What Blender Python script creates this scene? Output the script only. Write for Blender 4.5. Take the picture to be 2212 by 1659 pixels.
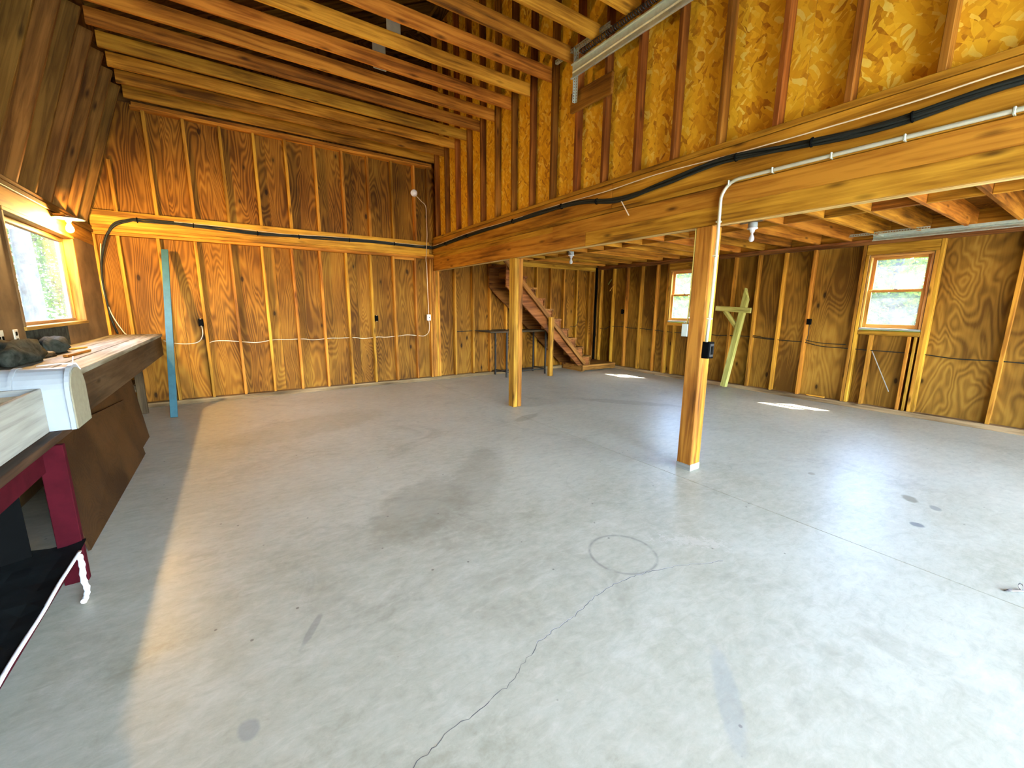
import bpy, bmesh, math, random
from mathutils import Matrix, Vector
random.seed(7)
R = math.radians
for o in list(bpy.data.objects):
    bpy.data.objects.remove(o)
sc = bpy.context.scene
COL = sc.collection

# ------------------------------------------------------------------ camera
CAM = Vector((1.9277, -7.5817, 1.4432))
YAW, PITCH, ROLL, FPX = -0.5931, -0.185, 0.0086, 890.75
fw = Vector((-math.sin(YAW) * math.cos(PITCH), math.cos(YAW) * math.cos(PITCH), math.sin(PITCH)))
rt = Vector((math.cos(YAW), math.sin(YAW), 0))
up = rt.cross(fw)
rt2 = rt * math.cos(ROLL) + up * math.sin(ROLL)
up2 = up * math.cos(ROLL) - rt * math.sin(ROLL)
cd = bpy.data.cameras.new('camera')
cd.sensor_fit = 'HORIZONTAL'
cd.sensor_width = 36
cd.lens = FPX / 2212 * 36
cd.clip_start = 0.05
cam = bpy.data.objects.new('camera', cd)
COL.objects.link(cam)
m = Matrix((rt2, up2, -fw)).transposed().to_4x4()
m.translation = CAM
cam.matrix_world = m
sc.camera = cam

# ------------------------------------------------------------------ daylight and exposure
w = bpy.data.worlds.new('world')
sc.world = w
w.use_nodes = True
nt = w.node_tree
nt.nodes.clear()
out = nt.nodes.new('ShaderNodeOutputWorld')
bg = nt.nodes.new('ShaderNodeBackground')
sky = nt.nodes.new('ShaderNodeTexSky')
sky.sky_type = 'NISHITA'
sky.sun_disc = False
sky.sun_elevation = R(56)
sky.sun_rotation = R(134)
sky.air_density = 1.0
sky.dust_density = 0.8
sky.ozone_density = 1.0
nt.links.new(sky.outputs[0], bg.inputs[0])
nt.links.new(bg.outputs[0], out.inputs[0])
bg.inputs[1].default_value = 1.25
SUN_DIR = Vector((-0.48, 0.46, -1.0))
sd = bpy.data.lights.new('sun', 'SUN')
sd.energy = 12
sd.angle = R(0.8)
sd.color = (1.0, 0.97, 0.92)
so = bpy.data.objects.new('sun', sd)
COL.objects.link(so)
so.rotation_euler = SUN_DIR.to_track_quat('-Z', 'Y').to_euler()
so.location = (20, -20, 30)
vs = sc.view_settings
vs.view_transform = 'Standard'
vs.look = 'None'
vs.gamma = 1.0
vs.use_curve_mapping = False
vs.exposure = 2.7
cy = sc.cycles
cy.use_denoising = True
cy.max_bounces = 10
cy.diffuse_bounces = 7
cy.transparent_max_bounces = 24
cy.sample_clamp_indirect = 12
cy.caustics_reflective = False
cy.caustics_refractive = False

# ------------------------------------------------------------------ materials
class NT:
    def __init__(s, name):
        s.m = bpy.data.materials.new(name)
        s.m.use_nodes = True
        s.t = s.m.node_tree
        s.t.nodes.clear()
        s.out = s.n('ShaderNodeOutputMaterial')
        s.p = s.n('ShaderNodeBsdfPrincipled')
        s.t.links.new(s.p.outputs[0], s.out.inputs[0])
    def n(s, typ, **kw):
        nd = s.t.nodes.new(typ)
        for k, v in kw.items():
            setattr(nd, k, v)
        return nd
    def l(s, a, b):
        s.t.links.new(a, b)
    def put(s, sock, v):
        if isinstance(v, bpy.types.NodeSocket):
            s.l(v, sock)
        else:
            sock.default_value = v
    def math(s, op, a, b=0.0, c=None, clamp=False):
        nd = s.n('ShaderNodeMath', operation=op, use_clamp=clamp)
        s.put(nd.inputs[0], a)
        s.put(nd.inputs[1], b)
        if c is not None:
            s.put(nd.inputs[2], c)
        return nd.outputs[0]
    def mix(s, f, a, b, blend='MIX'):
        nd = s.n('ShaderNodeMix', data_type='RGBA', blend_type=blend)
        s.put(nd.inputs[0], f)
        s.put(nd.inputs[6], a if isinstance(a, bpy.types.NodeSocket) else (*a, 1))
        s.put(nd.inputs[7], b if isinstance(b, bpy.types.NodeSocket) else (*b, 1))
        return nd.outputs[2]
    def ramp(s, f, stops, interp='LINEAR'):
        nd = s.n('ShaderNodeValToRGB')
        nd.color_ramp.interpolation = interp
        e = nd.color_ramp.elements
        while len(e) < len(stops):
            e.new(0.5)
        for el, (pos, c) in zip(e, stops):
            el.position = pos
            el.color = (*c, 1) if len(c) == 3 else c
        s.put(nd.inputs[0], f)
        return nd.outputs[0]
    def obj(s):
        return s.n('ShaderNodeTexCoord').outputs['Object']
    def rnd(s):
        return s.n('ShaderNodeObjectInfo').outputs['Random']
    def shift(s, vec, amt=37.0):
        a = s.n('ShaderNodeVectorMath', operation='ADD')
        s.l(vec, a.inputs[0])
        c = s.n('ShaderNodeCombineXYZ')
        r = s.rnd()
        s.l(s.math('MULTIPLY', r, amt), c.inputs[0])
        s.l(s.math('MULTIPLY', r, amt * 2.3), c.inputs[1])
        s.l(s.math('MULTIPLY', r, amt * 3.7), c.inputs[2])
        s.l(c.outputs[0], a.inputs[1])
        return a.outputs[0]
    def scale(s, vec, sx, sy, sz, rot=(0, 0, 0)):
        nd = s.n('ShaderNodeMapping')
        s.l(vec, nd.inputs[0])
        nd.inputs['Rotation'].default_value = rot
        nd.inputs['Scale'].default_value = (sx, sy, sz)
        return nd.outputs[0]
    def noise(s, vec, sc_=1.0, det=3.0, rough=0.5, dist=0.0, out='Fac'):
        nd = s.n('ShaderNodeTexNoise')
        s.l(vec, nd.inputs['Vector'])
        nd.inputs['Scale'].default_value = sc_
        nd.inputs['Detail'].default_value = det
        nd.inputs['Roughness'].default_value = rough
        nd.inputs['Distortion'].default_value = dist
        return nd.outputs[out]
    def voro(s, vec, sc_=1.0, out='Distance', rand=1.0, feature='F1'):
        nd = s.n('ShaderNodeTexVoronoi', feature=feature)
        s.l(vec, nd.inputs['Vector'])
        nd.inputs['Scale'].default_value = sc_
        nd.inputs['Randomness'].default_value = rand
        return nd.outputs[out]
    def bump(s, h, strength=0.3, dist=0.01):
        nd = s.n('ShaderNodeBump')
        nd.inputs['Strength'].default_value = strength
        nd.inputs['Distance'].default_value = dist
        s.l(h, nd.inputs['Height'])
        s.l(nd.outputs[0], s.p.inputs['Normal'])
    def fin(s, col, rough=0.7, spec=0.3, metal=0.0):
        s.put(s.p.inputs['Base Color'], col if isinstance(col, bpy.types.NodeSocket) else (*col, 1))
        s.put(s.p.inputs['Roughness'], rough)
        s.p.inputs['Specular IOR Level'].default_value = spec
        s.p.inputs['Metallic'].default_value = metal
        return s.m

def lumber(name, dark, mid, light, knots=1.0, vary=0.5, rough=0.62):
    s = NT(name)
    v = s.shift(s.obj())
    g = s.noise(s.scale(v, 1.3, 26, 26), 1.0, 4, 0.6, 0.6)
    blot = s.noise(s.scale(v, 1.1, 4, 4), 1.0, 3, 0.55)
    f = s.math('ADD', s.math('MULTIPLY', g, 0.62), s.math('MULTIPLY', blot, 0.5))
    col = s.ramp(f, [(0.41, tuple(c * .75 for c in dark)), (0.54, mid), (0.67, tuple(c * 1.12 for c in light))])
    kd = s.voro(s.scale(v, 2.1, 7.5, 7.5), 1.0)
    km = s.ramp(kd, [(0.04, (1, 1, 1)), (0.17, (0, 0, 0))])
    col = s.mix(s.math('MULTIPLY', km, 0.85 * knots), col, (dark[0] * .28, dark[1] * .24, dark[2] * .22))
    r = s.rnd()
    hsv = s.n('ShaderNodeHueSaturation')
    s.l(col, hsv.inputs['Color'])
    s.l(s.math('MULTIPLY_ADD', r, vary * 0.9, 1.0 - vary * 0.45), hsv.inputs['Value'])
    s.l(s.math('MULTIPLY_ADD', s.math('FRACT', s.math('MULTIPLY', r, 7.31)), 0.022, 0.489), hsv.inputs['Hue'])
    s.bump(g, 0.25, 0.004)
    return s.fin(hsv.outputs[0], rough, 0.16)

def plywood(name, dark, mid, light, contour=0.55, knots=1.0, vary=0.35, stretch=1.0, freq=210.0):
    s = NT(name)
    v = s.shift(s.obj())
    n1 = s.noise(s.scale(v, 0.95 * stretch, 2.6, 2.6), 1.0, 2.0, 0.45, 0.5)
    wv = s.math('SINE', s.math('MULTIPLY', n1, freq))
    wv = s.math('MULTIPLY_ADD', wv, 0.5, 0.5)
    big = s.noise(s.scale(v, 0.8, 1.6, 1.6), 1.3, 3, 0.5)
    fine = s.noise(s.scale(v, 3.0, 60, 60), 1.0, 2, 0.5)
    f = s.math('ADD', s.math('MULTIPLY', wv, contour * 0.4), s.math('MULTIPLY', big, 0.75))
    f = s.math('ADD', f, s.math('MULTIPLY', fine, 0.15))
    col = s.ramp(f, [(0.38, tuple(c * .75 for c in dark)), (0.58, mid), (0.80, tuple(c * 1.1 for c in light))])
    kd = s.voro(s.scale(v, 1.9, 4.2, 4.2), 1.0)
    km = s.ramp(kd, [(0.06, (1, 1, 1)), (0.10, (0.3, 0.3, 0.3)), (0.17, (0, 0, 0))])
    col = s.mix(s.math('MULTIPLY', km, 0.9 * knots), col, (dark[0] * .12, dark[1] * .12, dark[2] * .12))
    hsv = s.n('ShaderNodeHueSaturation')
    s.l(col, hsv.inputs['Color'])
    s.l(s.math('MULTIPLY_ADD', s.rnd(), vary * 0.8, 1.0 - vary * 0.4), hsv.inputs['Value'])
    s.bump(wv, 0.12, 0.002)
    return s.fin(hsv.outputs[0], 0.65, 0.15)

def osb(name):
    s = NT(name)
    v = s.shift(s.obj(), 11)
    wob = s.noise(v, 6.0, 2, 0.5, 0, 'Color')
    a = s.n('ShaderNodeVectorMath', operation='MULTIPLY_ADD')
    s.l(wob, a.inputs[0])
    a.inputs[1].default_value = (0.08, 0.08, 0.08)
    s.l(v, a.inputs[2])
    vv = a.outputs[0]
    def layer(rz, sx, sy):
        c = s.voro(s.scale(s.scale(vv, 1, 1, 1, (0, 0, rz)), sx, sy, sy), 1.0, 'Color')
        sep = s.n('ShaderNodeSeparateColor')
        s.l(c, sep.inputs[0])
        return sep.outputs[0], sep.outputs[1]
    f1, p1 = layer(0.8, 11, 34)
    f2, p2 = layer(-0.7, 12, 38)
    f3, p3 = layer(0.1, 9, 28)
    def pick(a, b, k):
        return s.math('ADD', s.math('MULTIPLY', a, k), s.math('MULTIPLY', b, s.math('SUBTRACT', 1.0, k)))
    f = pick(f1, f3, s.math('GREATER_THAN', p1, 0.55))
    f = pick(f2, f, s.math('GREATER_THAN', p2, 0.6))
    f = s.math('ADD', s.math('MULTIPLY', f, 0.75), s.math('MULTIPLY', s.noise(v, 30, 3, 0.6), 0.25))
    col = s.ramp(f, [(0.12, (0.410, 0.154, 0.0068)), (0.22, (0.684, 0.331, 0.0137)), (0.5, (0.821, 0.456, 0.0205)), (0.74, (0.912, 0.547, 0.0342)), (0.88, (0.930, 0.707, 0.1368))])
    big = s.noise(v, 2.2, 2, 0.5)
    col = s.mix(s.ramp(big, [(0.35, (0.25, 0.25, 0.25)), (0.65, (0, 0, 0))]), col, (0.5, 0.24, 0.012))
    s.bump(f, 0.25, 0.004)
    return s.fin(col, 0.5, 0.4)

def plain(name, col, rough=0.5, spec=0.5, metal=0.0, mottle=0.12, scale=14.0):
    s = NT(name)
    n = s.noise(s.obj(), scale, 4, 0.6)
    c = s.mix(s.ramp(n, [(0.3, (1, 1, 1)), (0.62, (0, 0, 0))]), col, tuple(x * (1 - mottle * 3) if mottle * 3 < .8 else x * .2 for x in col))
    s.bump(n, 0.08, 0.002)
    return s.fin(c, rough, spec, metal)

def emit(name, col, strength):
    s = NT(name)
    s.p.inputs['Emission Color'].default_value = (*col, 1)
    s.p.inputs['Emission Strength'].default_value = strength
    return s.fin(col, 0.4)

def concrete():
    s = NT('concrete')
    v = s.obj()
    n1 = s.noise(v, 0.55, 4, 0.6, 0.4)
    n2 = s.noise(v, 3.2, 6, 0.65, 0.3)
    n3 = s.noise(s.scale(v, 1, 1, 1), 26, 3, 0.7)
    f = s.math('ADD', s.math('MULTIPLY', n1, 0.5), s.math('MULTIPLY', n2, 0.4))
    f = s.math('ADD', f, s.math('MULTIPLY', n3, 0.2))
    col = s.ramp(f, [(0.36, (0.30, 0.298, 0.23)), (0.5, (0.43, 0.435, 0.365)), (0.62, (0.49, 0.50, 0.435)), (0.78, (0.58, 0.59, 0.53))])
    # worn dark blotches
    bl = s.noise(v, 1.15, 5, 0.68, 1.0)
    col = s.mix(s.ramp(bl, [(0.56, (0, 0, 0)), (0.74, (0.45, 0.45, 0.45))]), col, (0.20, 0.185, 0.14))
    pale = s.noise(v, 1.9, 6, 0.7, 0.6)
    col = s.mix(s.ramp(pale, [(0.60, (0, 0, 0)), (0.74, (0.5, 0.5, 0.5))]), col, (0.62, 0.63, 0.58))
    n4 = s.noise(s.scale(v, 1.0, 2.2, 1, (0, 0, 0.5)), 9.0, 9, 0.72, 0.5)
    col = s.mix(s.ramp(n4, [(0.36, (0.26, 0.26, 0.26)), (0.5, (0, 0, 0))]), col, (0.24, 0.235, 0.18))
    col = s.mix(s.ramp(n4, [(0.52, (0, 0, 0)), (0.68, (0.3, 0.3, 0.3))]), col, (0.66, 0.66, 0.60))
    # tiny dark specks
    sp = s.voro(v, 6.0)
    col = s.mix(s.ramp(sp, [(0.035, (0.7, 0.7, 0.7)), (0.05, (0, 0, 0))]), col, (0.10, 0.09, 0.075))
    wob = s.noise(v, 7.0, 4, 0.7)
    sep = s.n('ShaderNodeSeparateXYZ')
    s.l(v, sep.inputs[0])
    def dist(cx, cyy, ax=1.0, ay=1.0, ang=0.0):
        dx = s.math('SUBTRACT', sep.outputs[0], cx)
        dy = s.math('SUBTRACT', sep.outputs[1], cyy)
        ca, sa = math.cos(ang), math.sin(ang)
        u = s.math('ADD', s.math('MULTIPLY', dx, ca / ax), s.math('MULTIPLY', dy, sa / ax))
        q = s.math('ADD', s.math('MULTIPLY', dx, -sa / ay), s.math('MULTIPLY', dy, ca / ay))
        return s.math('SQRT', s.math('ADD', s.math('MULTIPLY', u, u), s.math('MULTIPLY', q, q)))
    # dried rings left by a bucket and a barrel
    for cx, cyy, rad, wid, amt in ((3.735, -6.10, 0.195, 0.006, 0.6), (4.42, -5.36, 0.36, 0.006, 0.12)):
        d = s.math('ABSOLUTE', s.math('SUBTRACT', dist(cx, cyy), rad))
        k = s.ramp(d, [(0.0, (1, 1, 1)), (wid * 2.2, (0, 0, 0))])
        k = s.math('MULTIPLY', k, s.ramp(wob, [(0.32, (0, 0, 0)), (0.48, (1, 1, 1))]))
        col = s.mix(s.math('MULTIPLY', k, amt), col, (0.16, 0.16, 0.155))
    # oil drips and paint marks: x, y, half sizes, turn, strength, colour
    for cx, cyy, ax, ay, an, amt, cc in (
            (6.18, -6.83, 0.085, 0.05, 0.5, 0.8, (0.17, 0.16, 0.10)), (6.13, -6.985, 0.055, 0.035, 0.4, 0.75, (0.20, 0.21, 0.20)),
            (5.69, -6.98, 0.042, 0.04, 0.3, 0.85, (0.13, 0.15, 0.17)), (6.10, -6.196, 0.04, 0.03, 0, 0.6, (0.22, 0.18, 0.11)),
            (2.09, -5.74, 0.022, 0.12, -0.55, 0.42, (0.17, 0.18, 0.18)), (1.84, -6.10, 0.035, 0.055, 0.2, 0.5, (0.2, 0.23, 0.25)),
            (5.05, -3.3, 0.28, 0.1, 0.3, 0.5, (0.20, 0.18, 0.12)), (2.96, -4.9, 0.6, 0.35, 0.8, 0.35, (0.18, 0.165, 0.12)),
            (3.6, -4.6, 0.8, 0.25, 0.9, 0.28, (0.2, 0.185, 0.14)), (6.9, -3.4, 0.9, 0.16, -0.9, 0.4, (0.22, 0.19, 0.13)),
            (2.6, -2.2, 1.1, 0.5, 0.3, 0.3, (0.22, 0.19, 0.09)), (3.35, -6.95, 0.05, 0.28, -0.9, 0.35, (0.27, 0.31, 0.34))):
        d = s.math('ADD', dist(cx, cyy, ax, ay, an), s.math('MULTIPLY', s.math('SUBTRACT', wob, 0.5), 0.9))
        col = s.mix(s.math('MULTIPLY', s.ramp(d, [(0.70, (1, 1, 1)), (1.0, (0, 0, 0))]), amt), col, cc)
    # scaled pale scabs beside the crack
    d = s.math('ADD', dist(4.22, -6.27, 0.55, 0.14, 0.72 - 1.5), s.math('MULTIPLY', s.math('SUBTRACT', s.noise(v, 24, 5, 0.75), 0.5), 2.6))
    col = s.mix(s.ramp(d, [(0.2, (0.4, 0.4, 0.4)), (0.42, (0, 0, 0))]), col, (0.66, 0.65, 0.61))
    s.bump(s.math('ADD', s.math('MULTIPLY', n3, 0.6), n2), 0.16, 0.006)
    rg = s.ramp(n2, [(0.3, (0.36, 0.36, 0.36)), (0.7, (0.46, 0.46, 0.46))])
    col = s.mix(1.0, col, (0.96, 0.89, 0.76), 'MULTIPLY')
    return s.fin(col, rg, 0.42)

M = {}
M['stud'] = lumber('stud_wood', (0.1900, 0.0674, 0.0051), (0.3700, 0.1539, 0.0137), (0.5030, 0.2413, 0.0256))
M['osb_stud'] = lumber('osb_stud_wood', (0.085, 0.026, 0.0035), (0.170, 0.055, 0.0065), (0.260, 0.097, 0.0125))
M['joist'] = lumber('joist_wood', (0.1730, 0.0579, 0.0048), (0.3560, 0.1321, 0.0110), (0.5170, 0.2204, 0.0206), knots=1.0)
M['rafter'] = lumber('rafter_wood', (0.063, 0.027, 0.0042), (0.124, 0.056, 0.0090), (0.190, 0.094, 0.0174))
M['beam'] = lumber('beam_wood', (0.1700, 0.0579, 0.0041), (0.3400, 0.1377, 0.0107), (0.4510, 0.2080, 0.0191), vary=0.25)
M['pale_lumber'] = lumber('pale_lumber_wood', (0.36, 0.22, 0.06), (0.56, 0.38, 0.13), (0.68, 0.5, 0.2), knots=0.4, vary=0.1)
M['post'] = lumber('post_wood', (0.1440, 0.0541, 0.0049), (0.2970, 0.1225, 0.0122), (0.4320, 0.2042, 0.0230), vary=0.2)
M['stair'] = lumber('stair_wood', (0.085, 0.031, 0.0059), (0.183, 0.069, 0.0136), (0.289, 0.122, 0.0276), vary=0.4)
M['sill'] = lumber('sill_wood', (0.12, 0.07, 0.028), (0.23, 0.145, 0.065), (0.34, 0.225, 0.11))
M['treated'] = lumber('treated_wood', (0.2550, 0.2210, 0.0467), (0.3910, 0.3485, 0.0850), (0.4760, 0.4335, 0.1360), knots=0.5, vary=0.1)
M['frame_wood'] = lumber('window_frame_wood', (0.1760, 0.0800, 0.0120), (0.2880, 0.1440, 0.0280), (0.3680, 0.2080, 0.0480), vary=0.15, knots=0.7)
M['sash'] = lumber('sash_wood', (0.300, 0.120, 0.0225), (0.450, 0.202, 0.0425), (0.550, 0.285, 0.0650), vary=0.1, knots=0.0)
M['ply'] = plywood('plywood_siding', (0.1380, 0.0494, 0.0036), (0.2580, 0.1064, 0.0091), (0.3760, 0.1815, 0.0185), stretch=0.5, contour=0.42)
M['ply_upper'] = plywood('plywood_gable', (0.1200, 0.0408, 0.0032), (0.2240, 0.0883, 0.0076), (0.3350, 0.1520, 0.0157), stretch=0.55, contour=0.55)
M['ply_swirl'] = plywood('plywood_swirl', (0.1340, 0.0551, 0.0056), (0.2490, 0.1178, 0.0137), (0.3550, 0.1872, 0.0262), contour=0.4, freq=90.0)
M['ply_right'] = plywood('plywood_right', (0.1340, 0.0551, 0.0056), (0.2490, 0.1178, 0.0137), (0.3550, 0.1872, 0.0262), contour=0.3, freq=150.0, stretch=0.4)
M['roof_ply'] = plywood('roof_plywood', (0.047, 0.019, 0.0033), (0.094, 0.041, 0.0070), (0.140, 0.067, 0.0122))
M['loft_ply'] = plywood('loft_plywood', (0.1250, 0.0408, 0.0040), (0.2260, 0.0855, 0.0082), (0.3280, 0.1434, 0.0164))
M['hardboard'] = plain('brown_hardboard', (0.20, 0.115, 0.045), 0.7, 0.2, mottle=0.18, scale=3)
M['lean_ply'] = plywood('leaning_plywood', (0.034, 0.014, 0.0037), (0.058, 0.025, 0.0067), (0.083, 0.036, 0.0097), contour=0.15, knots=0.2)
M['bench_top'] = lumber('bench_top_wood', (0.0975, 0.0825, 0.0525), (0.1800, 0.1613, 0.1125), (0.2775, 0.2587, 0.2025), vary=0.2)
M['bench_dark'] = lumber('bench_frame_wood', (0.028, 0.016, 0.007), (0.05, 0.029, 0.014), (0.075, 0.046, 0.023), vary=0.2)
M['osb'] = osb('oriented_strand_board')
M['concrete'] = concrete()
M['crack'] = plain('crack_dark', (0.14, 0.14, 0.13), 0.9, 0.1)  # dark colour of the crack line itself
M['crack_pale'] = plain('crack_edge', (0.62, 0.61, 0.58), 0.9, 0.1)
M['galv'] = plain('galvanised_steel', (0.60, 0.68, 0.55), 0.42, 0.5, 0.55, mottle=0.05, scale=30)
M['spring'] = plain('black_spring_steel', (0.03, 0.028, 0.025), 0.4, 0.5, 0.3)
M['conduit'] = plain('conduit_steel', (0.60, 0.60, 0.46), 0.38, 0.5, 0.35, mottle=0.04)
M['black'] = plain('black_plastic', (0.0024, 0.0027, 0.0027), 0.85, 0.05)
M['cable_black'] = plain('black_cable', (0.012, 0.015, 0.012), 0.6, 0.25)
M['cable_white'] = plain('cream_cable', (0.78, 0.62, 0.42), 0.5, 0.4, mottle=0.05)
M['cable_yellow'] = plain('yellow_cable', (0.75, 0.62, 0.16), 0.5, 0.4, mottle=0.05)
M['grey_box'] = plain('grey_box_metal', (0.46, 0.52, 0.47), 0.45, 0.5, mottle=0.04)
M['porcelain'] = plain('white_porcelain', (0.82, 0.82, 0.80), 0.3, 0.5, mottle=0.02)
M['bulb_off'] = plain('frosted_bulb', (0.88, 0.87, 0.84), 0.35, 0.5, mottle=0.01)
M['bulb_on'] = emit('lit_bulb', (1.0, 0.60, 0.20), 750)
M['blue'] = plain('light_blue_paint', (0.0360, 0.1140, 0.1440), 0.55, 0.25, mottle=0.06)
M['red'] = plain('dark_red_paint', (0.0560, 0.0042, 0.0084), 0.8, 0.06, mottle=0.12)
M['mail_white'] = plain('white_mailbox_plastic', (0.3100, 0.3534, 0.3844), 0.35, 0.5, mottle=0.02)
M['mail_cap'] = plain('cream_cap', (0.2550, 0.2325, 0.1575), 0.7, 0.2, mottle=0.06, scale=30)
M['whitewash'] = lumber('whitewashed_wood', (0.2160, 0.2160, 0.1860), (0.2880, 0.2880, 0.2520), (0.3360, 0.3360, 0.3000), knots=0.15, vary=0.05)
M['crate_in'] = lumber('raw_crate_wood', (0.2700, 0.1800, 0.0840), (0.3720, 0.2700, 0.1380), (0.4320, 0.3420, 0.2040), knots=0.3, vary=0.05)
M['mat'] = plain('black_rubber_mat', (0.010, 0.014, 0.013), 0.75, 0.15, mottle=0.2, scale=9)
M['rope'] = plain('white_rope', (0.80, 0.80, 0.78), 0.8, 0.2, mottle=0.06, scale=60)
M['iron'] = plain('dark_iron', (0.03, 0.028, 0.026), 0.5, 0.5, 0.4)
M['steel'] = plain('bare_steel', (0.40, 0.40, 0.42), 0.35, 0.5, 0.9, mottle=0.05)
M['foam'] = plain('pale_strip', (0.72, 0.74, 0.60), 0.6, 0.3, mottle=0.05)
M['outlet'] = plain('ivory_outlet', (0.66, 0.62, 0.48), 0.4, 0.5, mottle=0.05)
M['rag'] = plain('dusty_dark_cloth', (0.045, 0.05, 0.04), 0.9, 0.1, mottle=0.25, scale=18)
M['bark'] = plain('grey_bark', (0.0405, 0.0414, 0.0342), 0.9, 0.1, mottle=0.2, scale=9)
M['soil'] = plain('woodland_ground', (0.0220, 0.0300, 0.0080), 0.9, 0.1, mottle=0.2, scale=1.5)
M['drive'] = plain('gravel_drive', (0.50, 0.50, 0.48), 0.9, 0.1, mottle=0.12, scale=5)
M['outer'] = plain('outer_wall_siding', (0.25, 0.17, 0.09), 0.8, 0.2)
M['shade'] = plain('tin_shade', (0.35, 0.30, 0.24), 0.5, 0.5, 0.4)

def leaf_mat(name, col, tr):
    s = NT(name)
    d = s.n('ShaderNodeBsdfDiffuse')
    t = s.n('ShaderNodeBsdfTranslucent')
    mx = s.n('ShaderNodeMixShader')
    n = s.noise(s.obj(), 2.5, 2)
    c = s.mix(n, col, tr)
    s.l(c, d.inputs[0])
    s.l(c, t.inputs[0])
    mx.inputs[0].default_value = 0.5
    s.l(d.outputs[0], mx.inputs[1])
    s.l(t.outputs[0], mx.inputs[2])
    s.l(mx.outputs[0], s.out.inputs[0])
    return s.m
M['leaf'] = leaf_mat('spring_leaves', (0.0364, 0.0736, 0.0010), (0.0884, 0.1196, 0.0014))
M['leaf_shade'] = leaf_mat('shaded_leaves', (0.0178, 0.0450, 0.0009), (0.0495, 0.0856, 0.0018))  # darker leaf copy; woodland shade is put into the colour

def glass_mat(name, haze, hcol):
    s = NT(name)
    tr = s.n('ShaderNodeBsdfTransparent')
    gl = s.n('ShaderNodeBsdfGlossy')
    gl.inputs['Roughness'].default_value = 0.03
    lw = s.n('ShaderNodeLayerWeight')
    fc = lw.outputs['Facing']
    fr_ = s.math('MULTIPLY_ADD', s.math('POWER', fc, 5.0), 0.5, 0.03)
    m1 = s.n('ShaderNodeMixShader')
    s.l(fr_, m1.inputs[0])
    s.l(tr.outputs[0], m1.inputs[1])
    s.l(gl.outputs[0], m1.inputs[2])
    tl = s.n('ShaderNodeBsdfTranslucent')
    tl.inputs[0].default_value = (*hcol, 1)
    m2 = s.n('ShaderNodeMixShader')
    dirt = s.ramp(s.noise(s.obj(), 5, 4, 0.65), [(0.35, (haze * .6,) * 3), (0.7, (haze * 1.4,) * 3)])
    s.l(dirt, m2.inputs[0])
    s.l(m1.outputs[0], m2.inputs[1])
    s.l(tl.outputs[0], m2.inputs[2])
    s.l(m2.outputs[0], s.out.inputs[0])
    return s.m
M['glass'] = glass_mat('window_glass', 0.02, (0.9, 0.92, 0.9))
M['dirty_glass'] = glass_mat('dusty_window_glass', 0.022, (0.86, 0.93, 0.86))

# ------------------------------------------------------------------ object helpers
WM = {}
def link(o, mw, parent=None):
    COL.objects.link(o)
    WM[o] = mw.copy()
    if parent is not None:
        o.parent = parent
        o.matrix_parent_inverse = WM[parent].inverted()
    o.matrix_basis = mw
    return o
def tag(o, label, cat, group=None):
    o['label'] = label
    o['category'] = cat
    if group:
        o['group'] = group
    return o
def struct(o):
    o['kind'] = 'structure'
    return o
def empty(name, loc):
    return link(bpy.data.objects.new(name, None), Matrix.Translation(loc))
def thing(name, loc, label, cat, group=None):
    return tag(empty(name, loc), label, cat, group)
def mesh_obj(name, verts, faces, mat, parent=None, mw=None, smooth=False):
    me = bpy.data.meshes.new(name)
    me.from_pydata([tuple(v) for v in verts], [], faces)
    me.materials.append(M[mat])
    if smooth:
        me.polygons.foreach_set('use_smooth', [True] * len(me.polygons))
    me.update()
    return link(bpy.data.objects.new(name, me), mw or Matrix.Identity(4), parent)
BOX = {}
def box_mesh(dims, mat, bev):
    key = (tuple(round(d, 4) for d in dims), mat, bev)
    if key in BOX:
        return BOX[key]
    bm = bmesh.new()
    bmesh.ops.create_cube(bm, size=1.0)
    bmesh.ops.scale(bm, vec=dims, verts=bm.verts)
    b = min(bev, min(dims) * 0.3)
    if b > 0:
        bmesh.ops.bevel(bm, geom=list(bm.edges), offset=b, segments=1, affect='EDGES')
    me = bpy.data.meshes.new(mat + '_piece')
    bm.to_mesh(me)
    bm.free()
    me.materials.append(M[mat])
    BOX[key] = me
    return me
AX = {'X': Matrix.Identity(4), 'Y': Matrix.Rotation(R(90), 4, 'Z'), 'Z': Matrix.Rotation(R(-90), 4, 'Y')}
def lum(name, x, y, z, mat, parent=None, bev=0.003, axis=None):
    """a sawn piece between the limits x, y, z; the grain runs along its longest side"""
    x, y, z = sorted(x), sorted(y), sorted(z)
    d = (x[1] - x[0], y[1] - y[0], z[1] - z[0])
    a = axis or 'XYZ'[d.index(max(d))]
    dims = {'X': d, 'Y': (d[1], d[0], d[2]), 'Z': (d[2], d[1], d[0])}[a]
    o = bpy.data.objects.new(name, box_mesh(dims, mat, bev))
    return link(o, Matrix.Translation(((x[0] + x[1]) / 2, (y[0] + y[1]) / 2, (z[0] + z[1]) / 2)) @ AX[a], parent)
def frame_from(p0, p1, upv):
    p0, p1 = Vector(p0), Vector(p1)
    xa = (p1 - p0).normalized()
    za = Vector(upv)
    za = (za - xa * za.dot(xa)).normalized()
    ya = za.cross(xa)
    mw = Matrix((xa, ya, za)).transposed().to_4x4()
    return mw, (p1 - p0).length, p0, p1
def bar(name, p0, p1, wid, hgt, mat, parent=None, upv=(0, 0, 1), bev=0.003):
    """a sawn piece along the centre line p0-p1, hgt along upv and wid across"""
    mw, L, p0, p1 = frame_from(p0, p1, upv)
    mw.translation = (p0 + p1) / 2
    o = bpy.data.objects.new(name, box_mesh((L, wid, hgt), mat, bev))
    return link(o, mw, parent)
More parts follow.
